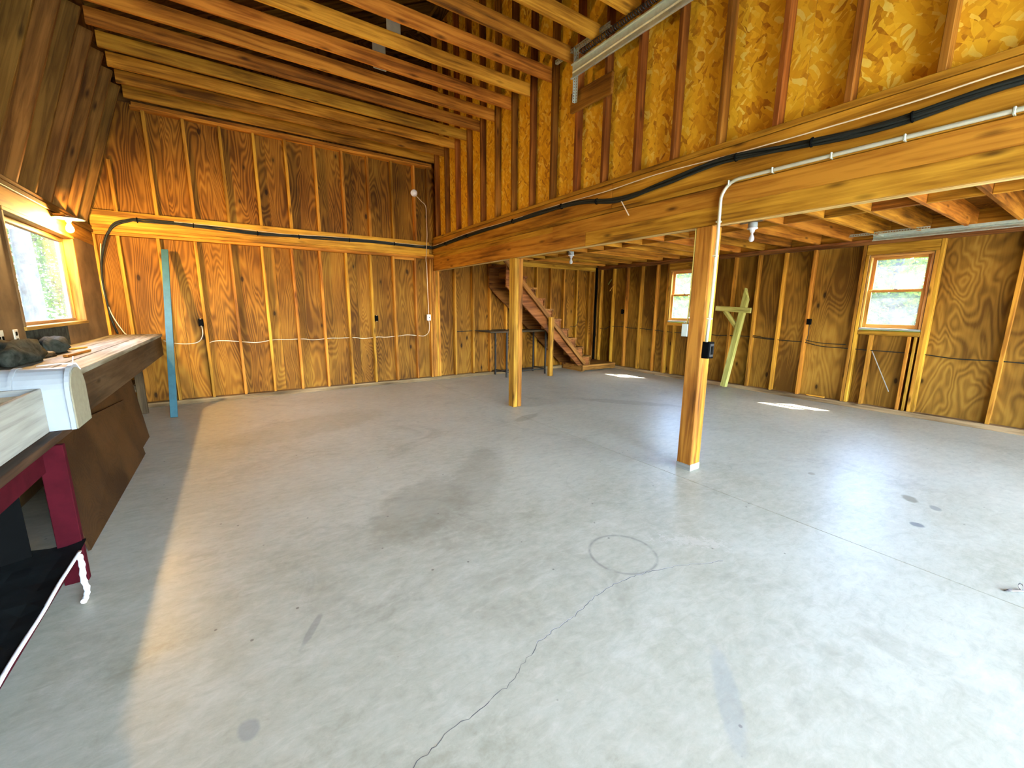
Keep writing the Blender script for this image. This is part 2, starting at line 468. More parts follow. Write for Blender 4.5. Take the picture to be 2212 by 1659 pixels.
def tube_geo(pts, r, n=8, close=True):
    pts = [Vector(p) for p in pts]
    rr = r if isinstance(r, (list, tuple)) else [r] * len(pts)
    V, F = [], []
    t0 = (pts[1] - pts[0]).normalized()
    nrm = t0.orthogonal().normalized()
    for i, p in enumerate(pts):
        t = (pts[min(i + 1, len(pts) - 1)] - pts[max(i - 1, 0)]).normalized()
        nrm = (nrm - t * nrm.dot(t)).normalized()
        b = t.cross(nrm)
        for k in range(n):
            a = 2 * math.pi * k / n
            V.append(p + (nrm * math.cos(a) + b * math.sin(a)) * rr[i])
    for i in range(len(pts) - 1):
        for k in range(n):
            k2 = (k + 1) % n
            F.append((i * n + k, i * n + k2, (i + 1) * n + k2, (i + 1) * n + k))
    if close:
        F.append(tuple(range(n - 1, -1, -1)))
        F.append(tuple(range((len(pts) - 1) * n, len(pts) * n)))
    return V, F
def tube(name, pts, r, mat, parent=None, n=8):
    V, F = tube_geo(pts, r, n)
    return mesh_obj(name, V, F, mat, parent, smooth=True)
def smooth_path(pts, k=6):
    pts = [Vector(p) for p in pts]
    outp = []
    for i in range(len(pts) - 1):
        p0, p1, p2, p3 = pts[max(i - 1, 0)], pts[i], pts[i + 1], pts[min(i + 2, len(pts) - 1)]
        for j in range(k):
            t = j / k
            outp.append(0.5 * ((2 * p1) + (p2 - p0) * t + (2 * p0 - 5 * p1 + 4 * p2 - p3) * t * t + (3 * p1 - p0 - 3 * p2 + p3) * t ** 3))
    outp.append(pts[-1])
    return outp
def lathe(name, prof, loc, mat, parent=None, n=20, axis=(0, 0, 1)):
    V, F = [], []
    for r_, z_ in prof:
        for k in range(n):
            a = 2 * math.pi * k / n
            V.append((r_ * math.cos(a), r_ * math.sin(a), z_))
    for i in range(len(prof) - 1):
        for k in range(n):
            k2 = (k + 1) % n
            F.append((i * n + k, i * n + k2, (i + 1) * n + k2, (i + 1) * n + k))
    F.append(tuple(range(n - 1, -1, -1)))
    F.append(tuple(range((len(prof) - 1) * n, len(prof) * n)))
    q = Vector((0, 0, 1)).rotation_difference(Vector(axis).normalized()).to_matrix().to_4x4()
    return mesh_obj(name, V, F, mat, parent, Matrix.Translation(loc) @ q, smooth=True)
def prism(name, poly, y0, y1, mat, parent=None, plane='XZ'):
    """a flat outline extruded: poly in the plane, from y0 to y1 along the third axis"""
    def P(a, b, c):
        return {'XZ': (a, c, b), 'YZ': (c, a, b), 'XY': (a, b, c)}[plane]
    n = len(poly)
    V = [P(a, b, y0) for a, b in poly] + [P(a, b, y1) for a, b in poly]
    F = [tuple(range(n)), tuple(range(2 * n - 1, n - 1, -1))]
    F += [(i, (i + 1) % n, n + (i + 1) % n, n + i)[::-1] for i in range(n)]
    o = mesh_obj(name, V, F, mat, parent)
    bm = bmesh.new()
    bm.from_mesh(o.data)
    bmesh.ops.recalc_face_normals(bm, faces=bm.faces)
    bm.to_mesh(o.data)
    bm.free()
    return o

# ------------------------------------------------------------------ dimensions
XL, XK, XR = 0.55, 5.2213, 9.564        # inner faces: left wall, loft wall and beam, right wall
YF = -10.5                              # inner face of the front wall
ZT, ZP, ZRIM = 2.317, 2.40, 2.616       # stud tops, plate tops, rim board top
ZJ = 3.98                               # underside of the high joists
SP = 0.4064
RIDGE_X, RIDGE_Z = 5.06, 6.15
KNEE_X, KNEE_Z = 1.06, 4.08
D = 0.089

# ------------------------------------------------------------------ floor
def build_floor():
    j = 5.043
    xs = [(-0.2, 0), (j - .004, 0), (j - .003, -.012), (j + .003, -.012), (j + .004, 0), (9.9, 0)]
    V, F = [], []
    for y in (YF - 0.35, 0.25):
        V += [(x, y, z) for x, z in xs]
    n = len(xs)
    F = [(i, i + 1, n + i + 1, n + i) for i in range(n - 1)]
    b0 = len(V)
    V += [(-0.2, YF - .35, -.15), (9.9, YF - .35, -.15), (-0.2, .25, -.15), (9.9, .25, -.15)]
    F += [(b0 + 2, b0 + 3, b0 + 1, b0)]
    F += [(b0,) + (b0 + 1,) + tuple(range(n - 1, -1, -1)), (b0 + 3, b0 + 2) + tuple(range(n, 2 * n))]
    F += [(b0, 0, n, b0 + 2), (b0 + 1, b0 + 3, 2 * n - 1, n - 1)]
    fl = struct(mesh_obj('floor', V, F, 'concrete'))
    pts = [(2.05, -6.58), (2.267, -6.528), (2.395, -6.494), (2.56, -6.475), (2.686, -6.455), (2.80, -6.40), (2.931, -6.345), (3.05, -6.335),
           (3.146, -6.32), (3.30, -6.285), (3.457, -6.265), (3.60, -6.275), (3.72, -6.30), (3.863, -6.343), (4.02, -6.41), (4.184, -6.485)]
    rnd = random.Random(3)
    fine = []
    for a, b in zip(pts, pts[1:]):
        for k in range(7):
            t = k / 7
            fine.append(Vector((a[0] + (b[0] - a[0]) * t + rnd.uniform(-.006, .006), a[1] + (b[1] - a[1]) * t + rnd.uniform(-.007, .007), 0)))
    def ribbon(name, off, wd, z, mat, i0=0):
        V, F = [], []
        for i, p in enumerate(fine[i0:]):
            q = fine[min(i0 + i + 1, len(fine) - 1)] - fine[max(i0 + i - 1, 0)]
            nn = Vector((-q.y, q.x, 0)).normalized()
            ww = wd * rnd.uniform(.5, 1.3)
            c = p + nn * off
            V += [c + nn * ww + Vector((0, 0, z)), c - nn * ww + Vector((0, 0, z))]
        F = [(2 * i, 2 * i + 1, 2 * i + 3, 2 * i + 2) for i in range(len(V) // 2 - 1)]
        return mesh_obj(name, V, F, mat, fl)
    ribbon('crack', 0, .0014, .0006, 'crack')
    ribbon('crack_edge', .002, .0014, .0004, 'crack_pale', 40)
    return fl
build_floor()

# ------------------------------------------------------------------ back wall
WB = struct(empty('wall_back', (0, 0, 0)))
def sheet_row(name, xs, y, z, mat, parent):
    for a, b in zip(xs, xs[1:]):
        lum(name, (a + .0015, b - .0015), y, z, mat, parent, 0.001, 'Z')
xs = [0.45, 1.36, 2.58, 3.80, 5.02, 6.24, 7.46, 8.68, 9.68]
sheet_row('plywood_panel', xs, (D, D + .015), (0.0, 1.25 + 1.19), 'ply', WB)
lum('sole_plate', (XL, 9.64), (-.03, D), (0, .062), 'sill', WB)
right_edges = [0.578] + [0.8082 + SP * i for i in range(11)] + [5.165]
for xe in right_edges:
    lum('stud', (xe - .038, xe), (0, D), (.062, ZT), 'stud', WB)
for k in range(4):
    lum('stud', (5.172 + k * .0385, 5.2095 + k * .0385), (-.004 * (k % 2), D), (.062, 2.105 if k else ZT), 'stud', WB)
for i in range(12, 22):
    xe = 0.8082 + SP * i
    lum('stud', (xe - .038, xe), (0, D), (.062, ZT), 'stud', WB)
lum('stud', (9.47, 9.508), (0, D), (.062, ZT), 'stud', WB)
lum('top_plate', (XL, XK - .002), (-.012, D), (ZT, ZT + .0405), 'joist', WB)
lum('top_plate', (XL, XK - .002), (-.016, D), (ZT + .0425, ZP), 'joist', WB)
lum('top_plate', (XK + .12, XR), (0, D), (ZT, ZP), 'stud', WB)
lum('rim_board', (XL, 5.13), (-.004, .034), (ZP + .002, ZRIM), 'stud', WB)
lum('rim_board', (XK + .12, XR), (.02, .058), (ZP + .002, ZRIM), 'stud', WB)
lum('block', (4.46, 4.86), (.004, .042), (ZT - .045, ZT - .002), 'stud', WB)
# gable above the rim
def slope_x(z):
    if z < KNEE_Z:
        return 0.53 + (z - 2.42) / (KNEE_Z - 2.42) * (KNEE_X - 0.53)
    return KNEE_X + (z - KNEE_Z) / (RIDGE_Z - KNEE_Z) * (RIDGE_X - KNEE_X)
lum('top_plate', (1.10, XK - .002), (-.004, D), (3.905, 3.945), 'joist', WB)
lum('top_plate', (1.12, XK - .002), (-.004, D), (3.947, 3.985), 'joist', WB)
for i in range(0, 11):
    xe = 0.835 + SP * i
    ztop = 3.905 if xe > 1.15 else 2.42 + (xe - .57) / (KNEE_X - .53) * (KNEE_Z - 2.42)
    lum('stud', (xe - .038, xe), (.002, D), (ZRIM + .002, ztop), 'stud', WB)
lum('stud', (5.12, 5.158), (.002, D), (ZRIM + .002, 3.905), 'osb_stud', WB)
lum('plate', (XL, XK - .002), (-.006, D), (ZRIM, ZRIM + .004), 'stud', WB)
gx = [0.36, 1.36, 2.58, 3.80, 5.02, 5.6]
for a, b in zip(gx, gx[1:]):
    lum('plywood_panel', (a + .0015, b - .0015), (D, D + .015), (2.44, 3.99), 'ply_upper', WB, .001, 'Z')
lum('light_seal', (0.35, 9.75), (D + .021, D + .03), (-.1, 2.6), 'outer', WB, 0)  # unseen outer sheet added to block daylight through the panel gaps
GAB = [(.30, 2.30), (KNEE_X - .22, KNEE_Z + .22), (RIDGE_X, RIDGE_Z + .32), (2 * RIDGE_X - KNEE_X + .3, KNEE_Z + .24), (9.82, 2.30)]
prism('gable_sheathing', GAB, D + .016, D + .020, 'roof_ply', WB)

# ------------------------------------------------------------------ windows of the right wall
W1 = (-2.77, -2.10)
W2 = (-6.02, -5.35)
WZ = (1.155, 2.205)
def hung_window(name, yr, root_name):
    root = struct(empty(root_name, (XR, sum(yr) / 2, WZ[0])))
    y0, y1 = yr
    z0, z1 = WZ
    x0, x1 = XR + .012, XR + .115
    # frame
    lum('jamb', (x0, x1), (y0 + .004, y0 + .028), (z0 + .03, z1 - .004), 'sash', root)
    lum('jamb', (x0, x1), (y1 - .028, y1 - .004), (z0 + .03, z1 - .004), 'sash', root)
    lum('head_jamb', (x0, x1), (y0 + .004, y1 - .004), (z1 - .03, z1 - .004), 'sash', root)
    lum('sill', (x0 - .012, x1 + .04), (y0 + .004, y1 - .004), (z0 + .006, z0 + .034), 'whitewash', root)
    zm = 1.712
    ya, yb = y0 + .03, y1 - .03
    def sash(nm, xa, xb, za, zb):
        s_ = lum('stile', (xa, xb), (ya, ya + .042), (za, zb), 'sash', root)
        lum('stile', (xa, xb), (yb - .042, yb), (za, zb), 'sash', root)
        lum('rail', (xa, xb), (ya + .042, yb - .042), (zb - .034, zb), 'sash', root)
        lum('rail', (xa, xb), (ya + .042, yb - .042), (za, za + (.055 if za < 1.5 else .03)), 'sash', root)
        lum('pane', ((xa + xb) / 2 - .002, (xa + xb) / 2 + .002), (ya + .04, yb - .04), (za + .028, zb - .03), 'glass', root, 0)
    sash('upper', XR + .072, XR + .100, zm - .012, z1 - .032)
    sash('lower', XR + .040, XR + .068, z0 + .034, zm + .012)
    lum('sash_lock', (XR + .034, XR + .066), ((ya + yb) / 2 - .02, (ya + yb) / 2 + .02), (zm + .012, zm + .026), 'steel', root)
    return root
hung_window('double hung', W1, 'window_1')
hung_window('double hung', W2, 'window_2')

# ------------------------------------------------------------------ right wall
WR = struct(empty('wall_right', (XR, 0, 0)))
ZTR = 2.352
lum('sole_plate', (XR - .03, XR + D), (YF, 0), (0, .066), 'sill', WR)
lum('top_plate', (XR - .004, XR + D), (YF, 0), (ZTR, ZTR + .036), 'stair', WR)
lum('top_plate', (XR - .008, XR + D), (YF, 0), (ZTR + .038, 2.425), 'stair', WR)
def rstud(yf, z0=.066, z1=ZTR, wd=.038, mat='stud'):
    lum('stud', (XR, XR + D), (yf - wd, yf), (z0, z1), mat, WR)
for yf in (-.02, -.10, -.51, -.92, -1.335, -1.746, -2.022, -2.99, -3.406, -3.819, -4.231, -4.644, -5.263, -6.062, -6.755, -7.167, -7.58, -7.99, -8.40, -8.82, -9.23, -9.64, -10.05, -10.46):
    rstud(yf)
for yr in (W1, W2):
    rstud(yr[1] + .042, .066, WZ[1] + .004)
    rstud(yr[0] - .004, .066, WZ[1] + .004)
    lum('window_header', (XR + .002, XR + D), (yr[0] - .04, yr[1] + .04), (WZ[1] + .006, ZTR - .002), 'stud', WR)
    lum('sill_plate', (XR - .006, XR + D), (yr[0], yr[1]), (WZ[0] - .066, WZ[0] - .004), 'stud', WR)
for yf in (-5.488, -5.902, -2.235, -2.62):
    rstud(yf, .066, WZ[0] - .068)
rstud(-6.0 + .03, .066, WZ[0] - .068, .03)
ry = [0.11, -.90, W1[1] + .0, W1[0] - .0, -3.80, -4.62, W2[1], W2[0], -6.75, -7.97, -9.19, YF - .1]
for a, b in zip(ry, ry[1:]):
    if (a, b) in ((W1[1], W1[0]), (W2[1], W2[0])):
        lum('plywood_panel', (XR + D, XR + D + .015), (b, a), (0, WZ[0] - .004), 'ply_right', WR, .001, 'Z')
        lum('plywood_panel', (XR + D, XR + D + .015), (b, a), (WZ[1] + .004, 2.62), 'ply_right', WR, .001, 'Z')
    else:
        lum('plywood_panel', (XR + D, XR + D + .015), (b + .0015, a - .0015), (0, 2.62), 'ply_swirl' if a < -6 else 'ply_right', WR, .001, 'Z')

for a, b, z0, z1 in ((.2, W1[1], -.1, 2.7), (W1[1], W1[0], -.1, WZ[0] - .01), (W1[1], W1[0], WZ[1] + .01, 2.7), (W1[0], W2[1], -.1, 2.7),
                     (W2[1], W2[0], -.1, WZ[0] - .01), (W2[1], W2[0], WZ[1] + .01, 2.7), (W2[0], YF - .12, -.1, 2.7)):
    lum('light_seal', (XR + D + .016, XR + D + .03), (b, a), (z0, z1), 'outer', WR, 0)  # unseen outer sheets added to seal the right wall against daylight
# ------------------------------------------------------------------ left wall with the wide window
WLL = struct(empty('wall_left', (XL, 0, 0)))
LW = (-2.67, -0.90)
LZ = (1.252, 2.138)
def lpanel(y, z):
    lum('wall_panel', (XL - .012, XL), y, z, 'hardboard', WLL, .001)
lpanel((LW[1] + .002, 0.0), (0, 2.33))
lpanel((LW[0], LW[1]), (0, LZ[0] - .002))
lpanel((-5.0, LW[0] - .002), (0, 2.33))
lpanel((YF, -5.003), (0, 2.33))
lum('header_board', (XL - .03, XL + .006), (-4.2, -0.02), (LZ[1] + .03, 2.325), 'post', WLL)
lum('top_plate', (XL - .13, XL + .02), (YF, 0), (2.33, 2.372), 'rafter', WLL)
lum('top_plate', (XL - .13, XL + .012), (YF, 0), (2.374, 2.415), 'rafter', WLL)
lum('outer_sheathing', (XL - .145, XL - .13), (YF, LW[0]), (0, 2.4), 'outer', WLL, 0)
lum('outer_sheathing', (XL - .145, XL - .13), (LW[1], .1), (0, 2.4), 'outer', WLL, 0)
lum('outer_sheathing', (XL - .145, XL - .13), (LW[0], LW[1]), (0, LZ[0]), 'outer', WLL, 0)
lum('outer_sheathing', (XL - .145, XL - .13), (LW[0], LW[1]), (LZ[1], 2.4), 'outer', WLL, 0)
W3 = struct(empty('window_3', (XL, -1.8, LZ[0])))
fd = (XL - .13, XL + .008)
lum('jamb', fd, (LW[1] - .03, LW[1]), (LZ[0], LZ[1]), 'frame_wood', W3)
lum('jamb', fd, (LW[0], LW[0] + .03), (LZ[0], LZ[1]), 'hardboard', W3)
lum('head_jamb', (XL - .13, XL + .012), (LW[0], LW[1] + .004), (LZ[1], LZ[1] + .03), 'frame_wood', W3)
lum('sill', (XL - .13, XL + .014), (LW[0], LW[1] + .004), (LZ[0] - .03, LZ[0]), 'frame_wood', W3)
for y in ((LW[1] - .075, LW[1] - .031), (LW[0] + .031, LW[0] + .05)):
    lum('stop', (XL - .115, XL - .07), y, (LZ[0] + .001, LZ[1] - .001), 'frame_wood', W3)
lum('stop', (XL - .115, XL - .07), (LW[0] + .05, LW[1] - .075), (LZ[1] - .046, LZ[1] - .001), 'frame_wood', W3)
lum('stop', (XL - .115, XL - .07), (LW[0] + .05, LW[1] - .075), (LZ[0] + .001, LZ[0] + .03), 'sill', W3)
lum('stile', (XL - .11, XL - .085), (LW[1] - .135, LW[1] - .077), (LZ[0] + .031, LZ[1] - .047), 'whitewash', W3)
lum('pane', (XL - .10, XL - .096), (LW[0] + .05, LW[1] - .075), (LZ[0] + .02, LZ[1] - .03), 'dirty_glass', W3, 0)

# ------------------------------------------------------------------ front wall (behind the camera) with two open door bays
WF = struct(empty('wall_front', (0, YF, 0)))
DO1 = (2.30, 4.95, 3.30)
DO2 = (5.9, 9.2, 2.20)
fy = (YF - .12, YF)
lum('wall_panel', (XL - .15, DO1[0]), fy, (0, 4.2), 'outer', WF, 0)
lum('wall_panel', (DO1[0], DO1[1]), fy, (DO1[2], 4.2), 'outer', WF, 0)
lum('wall_panel', (DO1[1], DO2[0]), fy, (0, 4.2), 'outer', WF, 0)
lum('wall_panel', (DO2[0], DO2[1]), fy, (DO2[2], 4.2), 'outer', WF, 0)
lum('wall_panel', (DO2[1], 9.7), fy, (0, 4.2), 'outer', WF, 0)
prism('gable_panel', [(KNEE_X - .24, 4.2)] + GAB[1:4] + [(2 * RIDGE_X - KNEE_X + .32, 4.2)], YF - .12, YF, 'outer', WF)
prism('eave_panel', [GAB[0], GAB[1], (KNEE_X + .2, 4.2), (KNEE_X + .2, 2.3)], YF - .12, YF - .02, 'outer', WF)
for (a, b, h) in (DO1, DO2):
    lum('door_jamb', (a - .01, a + .03), (YF - .13, YF + .01), (0, h), 'stud', WF)
    lum('door_jamb', (b - .03, b + .01), (YF - .13, YF + .01), (0, h), 'stud', WF)
    lum('door_header', (a, b), (YF - .13, YF + .01), (h - .04, h), 'stud', WF)

# ------------------------------------------------------------------ loft wall of strand board, standing on the beam
WL = struct(empty('wall_loft', (XK, 0, ZP)))
KY0, KS = -1.373, 0.4157
NK = 21
lum('rim_board', (XK + .004, XK + .042), (-4.46, .08), (2.425, 2.664), 'beam', WL)
lum('rim_board', (XK + .004, XK + .042), (YF, -4.463), (2.425, 2.664), 'beam', WL)
lum('bottom_plate', (XK - .006, XK + D), (YF, .0), (2.667, 2.706), 'beam', WL)
for i in range(-3, NK + 1):
    y = KY0 - KS * i
    zt = 4.35 if i < 0 else 6.05
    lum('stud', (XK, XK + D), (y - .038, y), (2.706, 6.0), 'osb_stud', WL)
oy = [0.08, -1.22, -2.44, -3.66, -4.88, -6.10, -7.32, -8.54, -9.76, YF]
for a, b in zip(oy, oy[1:]):
    lum('osb_panel', (XK + D, XK + D + .012), (b + .001, a - .001), (2.67, 5.105), 'osb', WL, .001, 'Z')
    lum('osb_panel', (XK + D, XK + D + .012), (b + .001, a - .001), (5.108, 6.3), 'osb', WL, .001, 'Z')
lum('pale_strip', (XK + .02, XK + .085), (-3.868, -3.852), (2.71, 4.3), 'foam', WL)

# ------------------------------------------------------------------ loft floor framing
LF = struct(empty('ceiling_loft', (7.4, -4.5, 2.42)))
JY = []
k = -8
while True:
    yn = -3.478 - .408 * k
    if yn < YF + .1:
        break
    if yn < -.08:
        JY.append(yn)
    k += 1
for yn in JY:
    lum('joist', (XK + .043, XR + .05), (yn, yn + .038), (2.426, 2.66), 'joist', LF)
ys = [0.0] + JY
for a, b in zip(ys, ys[1:]):
    lum('blocking', (7.42, 7.458), (b + .039, a - .001), (2.427, 2.655), 'joist', LF)
sx = [XK + .05, 6.42, 7.64, 8.86, 9.65]
for i in range(10):
    y1, y0 = -1.06 * i + .08, -1.06 * (i + 1) + .08
    for a, b in zip(sx, sx[1:]):
        lum('floor_panel', (a + .001, b - .001), (y0 + .001, y1 - .001), (2.662, 2.680), 'loft_ply', LF, .001)
lum('loft_rim', (XR + .052, XR + D), (YF, 0), (2.426, 2.66), 'joist', LF)

# ------------------------------------------------------------------ main beam and posts
t = thing('support_beam', (XK, -4.5, 2.107), 'long built-up timber beam carrying the loft edge and the strand board wall', 'beam')
BM = t
lum('beam_board', (XK, XK + .037), (-4.1, .085), (2.107, 2.398), 'beam', t)
lum('beam_board', (XK, XK + .037), (YF, -4.104), (2.107, 2.400), 'beam', t)
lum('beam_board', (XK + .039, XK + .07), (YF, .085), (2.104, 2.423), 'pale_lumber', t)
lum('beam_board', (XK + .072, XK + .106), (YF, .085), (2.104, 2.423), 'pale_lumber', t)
lum('beam_board', (XK - .011, XK - .0005), (YF, -3.55), (2.243, 2.384), 'beam', t)
lum('beam_board', (XK - .009, XK - .0005), (-3.56, -.3), (2.32, 2.386), 'beam', t)
lum('ledger_strip', (XK - .022, XK - .001), (YF, .0), (2.388, 2.424), 'beam', t)
def timber_post(y1, label):
    # two halves of a built-up square post
    t = thing('support_post', (XK + .07, y1 - .07, 0), label, 'post')
    lum('post_half', (XK + .002, XK + .071), (y1 - .14, y1), (.0, 2.105), 'post', t, .006)
    lum('post_half', (XK + .0725, XK + .142), (y1 - .14, y1), (.0, 2.105), 'post', t, .006)
    return t
P1 = timber_post(-5.43, 'timber post with conduit and black outlet box on its side')
lum('mud_stain', (XK + .0005, XK + .0015), (-5.57, -5.43), (.0, .055), 'whitewash', P1, 0)
lum('mud_stain', (XK + .002, XK + .142), (-5.5715, -5.5705), (.0, .06), 'whitewash', P1, 0)
P2 = timber_post(-2.60, 'timber post under the beam in front of the wooden stairs')

# ------------------------------------------------------------------ high ceiling joists and roof
CE = struct(empty('ceiling', (3.1, -4.5, ZJ)))
for i in range(-3, NK + 1):
    y = KY0 - KS * i
    lum('joist', (KNEE_X + .01, XK + D - .003), (y + .001, y + .039), (ZJ, ZJ + .14), 'joist', CE)
RF = struct(empty('roof', (RIDGE_X, -4.5, RIDGE_Z)))
def rafters(pa, pb, upv, dep, mat, off=0.0):
    for i in range(-3, NK + 1):
        y = KY0 - KS * i - .019 + off
        bar('rafter', (pa[0], y, pa[1]), (pb[0], y, pb[1]), .038, dep, mat, RF, upv)
# left lower slope: inner edge runs from (.55, 2.42) to (1.06, 4.08)
vx, vz = KNEE_X - .55, KNEE_Z - 2.42
ln = math.hypot(vx, vz)
nx, nz = -vz / ln, vx / ln              # outward normal
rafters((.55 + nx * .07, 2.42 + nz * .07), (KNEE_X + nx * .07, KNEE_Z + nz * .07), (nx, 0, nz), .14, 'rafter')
def slope_sheets(pa, pb, mat, n_up):
    for u in range(n_up):
        fa, fb = u / n_up, (u + 1) / n_up
        for i in range(5):
            y1, y0 = .2 - 2.42 * i, .2 - 2.42 * (i + 1)
            qa = (pa[0] + (pb[0] - pa[0]) * fa, pa[1] + (pb[1] - pa[1]) * fa)
            qb = (pa[0] + (pb[0] - pa[0]) * fb, pa[1] + (pb[1] - pa[1]) * fb)
            mid = ((qa[0] + qb[0]) / 2, (qa[1] + qb[1]) / 2)
            L = math.hypot(qb[0] - qa[0], qb[1] - qa[1])
            sl = Vector(((qb[0] - qa[0]) / L, 0, (qb[1] - qa[1]) / L))
            mw, ll, p0, p1 = frame_from((mid[0], y0 + .001, mid[1]), (mid[0], y1 - .001, mid[1]), sl.cross(Vector((0, 1, 0))))
            mw.translation = (p0 + p1) / 2
            link(bpy.data.objects.new('roof_sheet', box_mesh((ll, L - .002, .014), mat, .001)), mw, RF)
o1 = .148
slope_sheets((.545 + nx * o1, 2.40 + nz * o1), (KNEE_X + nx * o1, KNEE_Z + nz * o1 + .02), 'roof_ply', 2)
ux, uz = RIDGE_X - KNEE_X, RIDGE_Z - KNEE_Z
lu = math.hypot(ux, uz)
mx_, mz_ = -uz / lu, ux / lu
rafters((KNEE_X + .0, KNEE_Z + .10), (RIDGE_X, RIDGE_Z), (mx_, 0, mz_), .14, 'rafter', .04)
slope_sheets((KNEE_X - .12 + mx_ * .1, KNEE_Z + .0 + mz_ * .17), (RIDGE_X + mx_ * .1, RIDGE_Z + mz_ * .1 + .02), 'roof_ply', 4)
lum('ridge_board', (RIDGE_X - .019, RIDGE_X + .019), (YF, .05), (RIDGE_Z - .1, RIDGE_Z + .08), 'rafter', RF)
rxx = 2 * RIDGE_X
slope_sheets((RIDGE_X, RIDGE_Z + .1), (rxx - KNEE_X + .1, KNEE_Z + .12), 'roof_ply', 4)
slope_sheets((rxx - KNEE_X + .12, KNEE_Z + .1), (9.70, 2.45), 'roof_ply', 2)
RO = [(.33, 2.30), (KNEE_X - .22, KNEE_Z + .22), (RIDGE_X, RIDGE_Z + .32), (rxx - KNEE_X + .3, KNEE_Z + .24), (9.80, 2.36)]
RI = [(x + (.03 if i < 2 else -.03 if i > 2 else 0), z - .03) for i, (x, z) in enumerate(RO)]
prism('roof_light_seal', RO + RI[::-1], YF - .4, .32, 'outer', RF)  # unseen outer shell added to stop daylight leaking through the roof
for i, (x, y) in enumerate(((3.74, -2.43), (3.74, -1.88))):
    lum('gusset', (x - .07, x + .09), (y - .012, y), (4.32, 4.75), 'foam', RF)

# ------------------------------------------------------------------ stairs
ST = thing('staircase', (7.5, -.38, 0.15), 'steep open wooden staircase climbing along the back wall into the loft', 'stairs')
NS = 10
def step(k):
    return 8.746 - .23 * k, .355 + .211 * k
def stringer(y0, y1):
    poly = []
    for k in range(NS):
        xn, zt = step(k)
        zb = (.147 if k == 0 else step(k - 1)[1] - .038)
        poly += [(xn - .03, zb), (xn - .03, zt - .038)]
    xn, zt = step(NS - 1)
    poly += [(xn - .26, zt - .038), (xn - .26, zt - .42), (8.38, .147)]
    return prism('stringer', poly, y0, y1, 'stair', ST)
stringer(-.695, -.66)
stringer(-.06, -.022)
for k in range(NS):
    xn, zt = step(k)
    lum('tread', (xn - .262, xn), (-.725, -.015), (zt - .038, zt), 'stair', ST)
    lum('riser', (xn - .03, xn - .011), (-.715, -.018), ((.147 if k == 0 else step(k - 1)[1]) + .001, zt - .039), 'stair', ST)
bar('side_rail', (8.53, -.75, .185), (6.31, -.75, 2.36), .036, .089, 'stair', ST)
lum('stair_post', (7.42, 7.51), (-.86, -.775), (0, 1.24), 'post', ST, .005)
PL = thing('stair_platform', (9.0, -.38, 0), 'low plank landing at the foot of the stairs in the corner', 'platform')
for k in range(5):
    lum('plank', (8.455, 9.53), (-.772 + k * .148, -.628 + k * .148), (.107, .145), 'stair', PL)
lum('joist', (8.46, 9.53), (-.765, -.727), (.022, .106), 'stair', PL)
lum('joist', (8.46, 9.53), (-.09, -.052), (.0, .106), 'stair', PL)
lum('joist', (8.46, 8.55), (-.726, -.092), (.0, .106), 'stair', PL)
lum('joist', (9.44, 9.53), (-.726, -.092), (.0, .106), 'stair', PL)

# ------------------------------------------------------------------ iron table beneath the stairs
t = thing('metal_table', (6.95, -.28, 0), 'narrow dark metal table frame standing beneath the stairs', 'table')
lum('table_top', (6.15, 7.60), (-.53, -.04), (.935, .955), 'iron', t)
lum('edge_strip', (6.15, 7.60), (-.545, -.531), (.925, .960), 'bench_dark', t)
for x in (6.55, 7.56):
    for y in (-.52, -.08):
        lum('leg', (x - .016, x + .016), (y - .016, y + .016), (0, .935), 'iron', t)
lum('stretcher', (6.57, 7.54), (-.53, -.51), (.10, .125), 'iron', t)
lum('stretcher', (6.57, 7.54), (-.09, -.07), (.05, .09), 'bench_dark', t)
lum('stretcher', (6.54, 6.56), (-.5, -.1), (.10, .125), 'iron', t)
lum('stretcher', (7.55, 7.57), (-.5, -.1), (.10, .125), 'iron', t)

# ------------------------------------------------------------------ mailbox post leaning on the right wall
t = thing('mailbox_post', (9.44, -3.55, 0), 'yellow-green timber mailbox post with short arm and brace leaning on the wall', 'post')
b0, b1 = Vector((9.375, -3.545, .03)), Vector((9.50, -3.725, 1.70))
mwp, L, _, _ = frame_from(b0, b1, (-1, 0, 0))
hw = .044
prof = [(0, -hw), (L - .09, -hw), (L + .1, hw), (0, hw)]
V = []
for zz in (-.044, .044):
    V += [(a, b, zz) for a, b in prof]
mwp.translation = b0
po = mesh_obj('upright', V, [(0, 3, 2, 1), (4, 5, 6, 7), (0, 1, 5, 4), (1, 2, 6, 5), (2, 3, 7, 6), (3, 0, 4, 7)], 'treated', t, mwp)
bar('arm', (9.41, -3.235, 1.45), (9.42, -3.86, 1.415), .045, .089, 'treated', t)
bar('brace', (9.435, -3.40, 1.40), (9.46, -3.63, 1.11), .06, .07, 'treated', t)

# ------------------------------------------------------------------ blue board leaning on the back wall
t = thing('painted_board', (1.2, -.95, 0), 'light blue painted board leaning against the back wall by the bench', 'board')
bar('board', (1.200, -.955, .02), (1.262, -.085, 2.165), .075, .04, 'blue', t, (0, -1, 0.4))

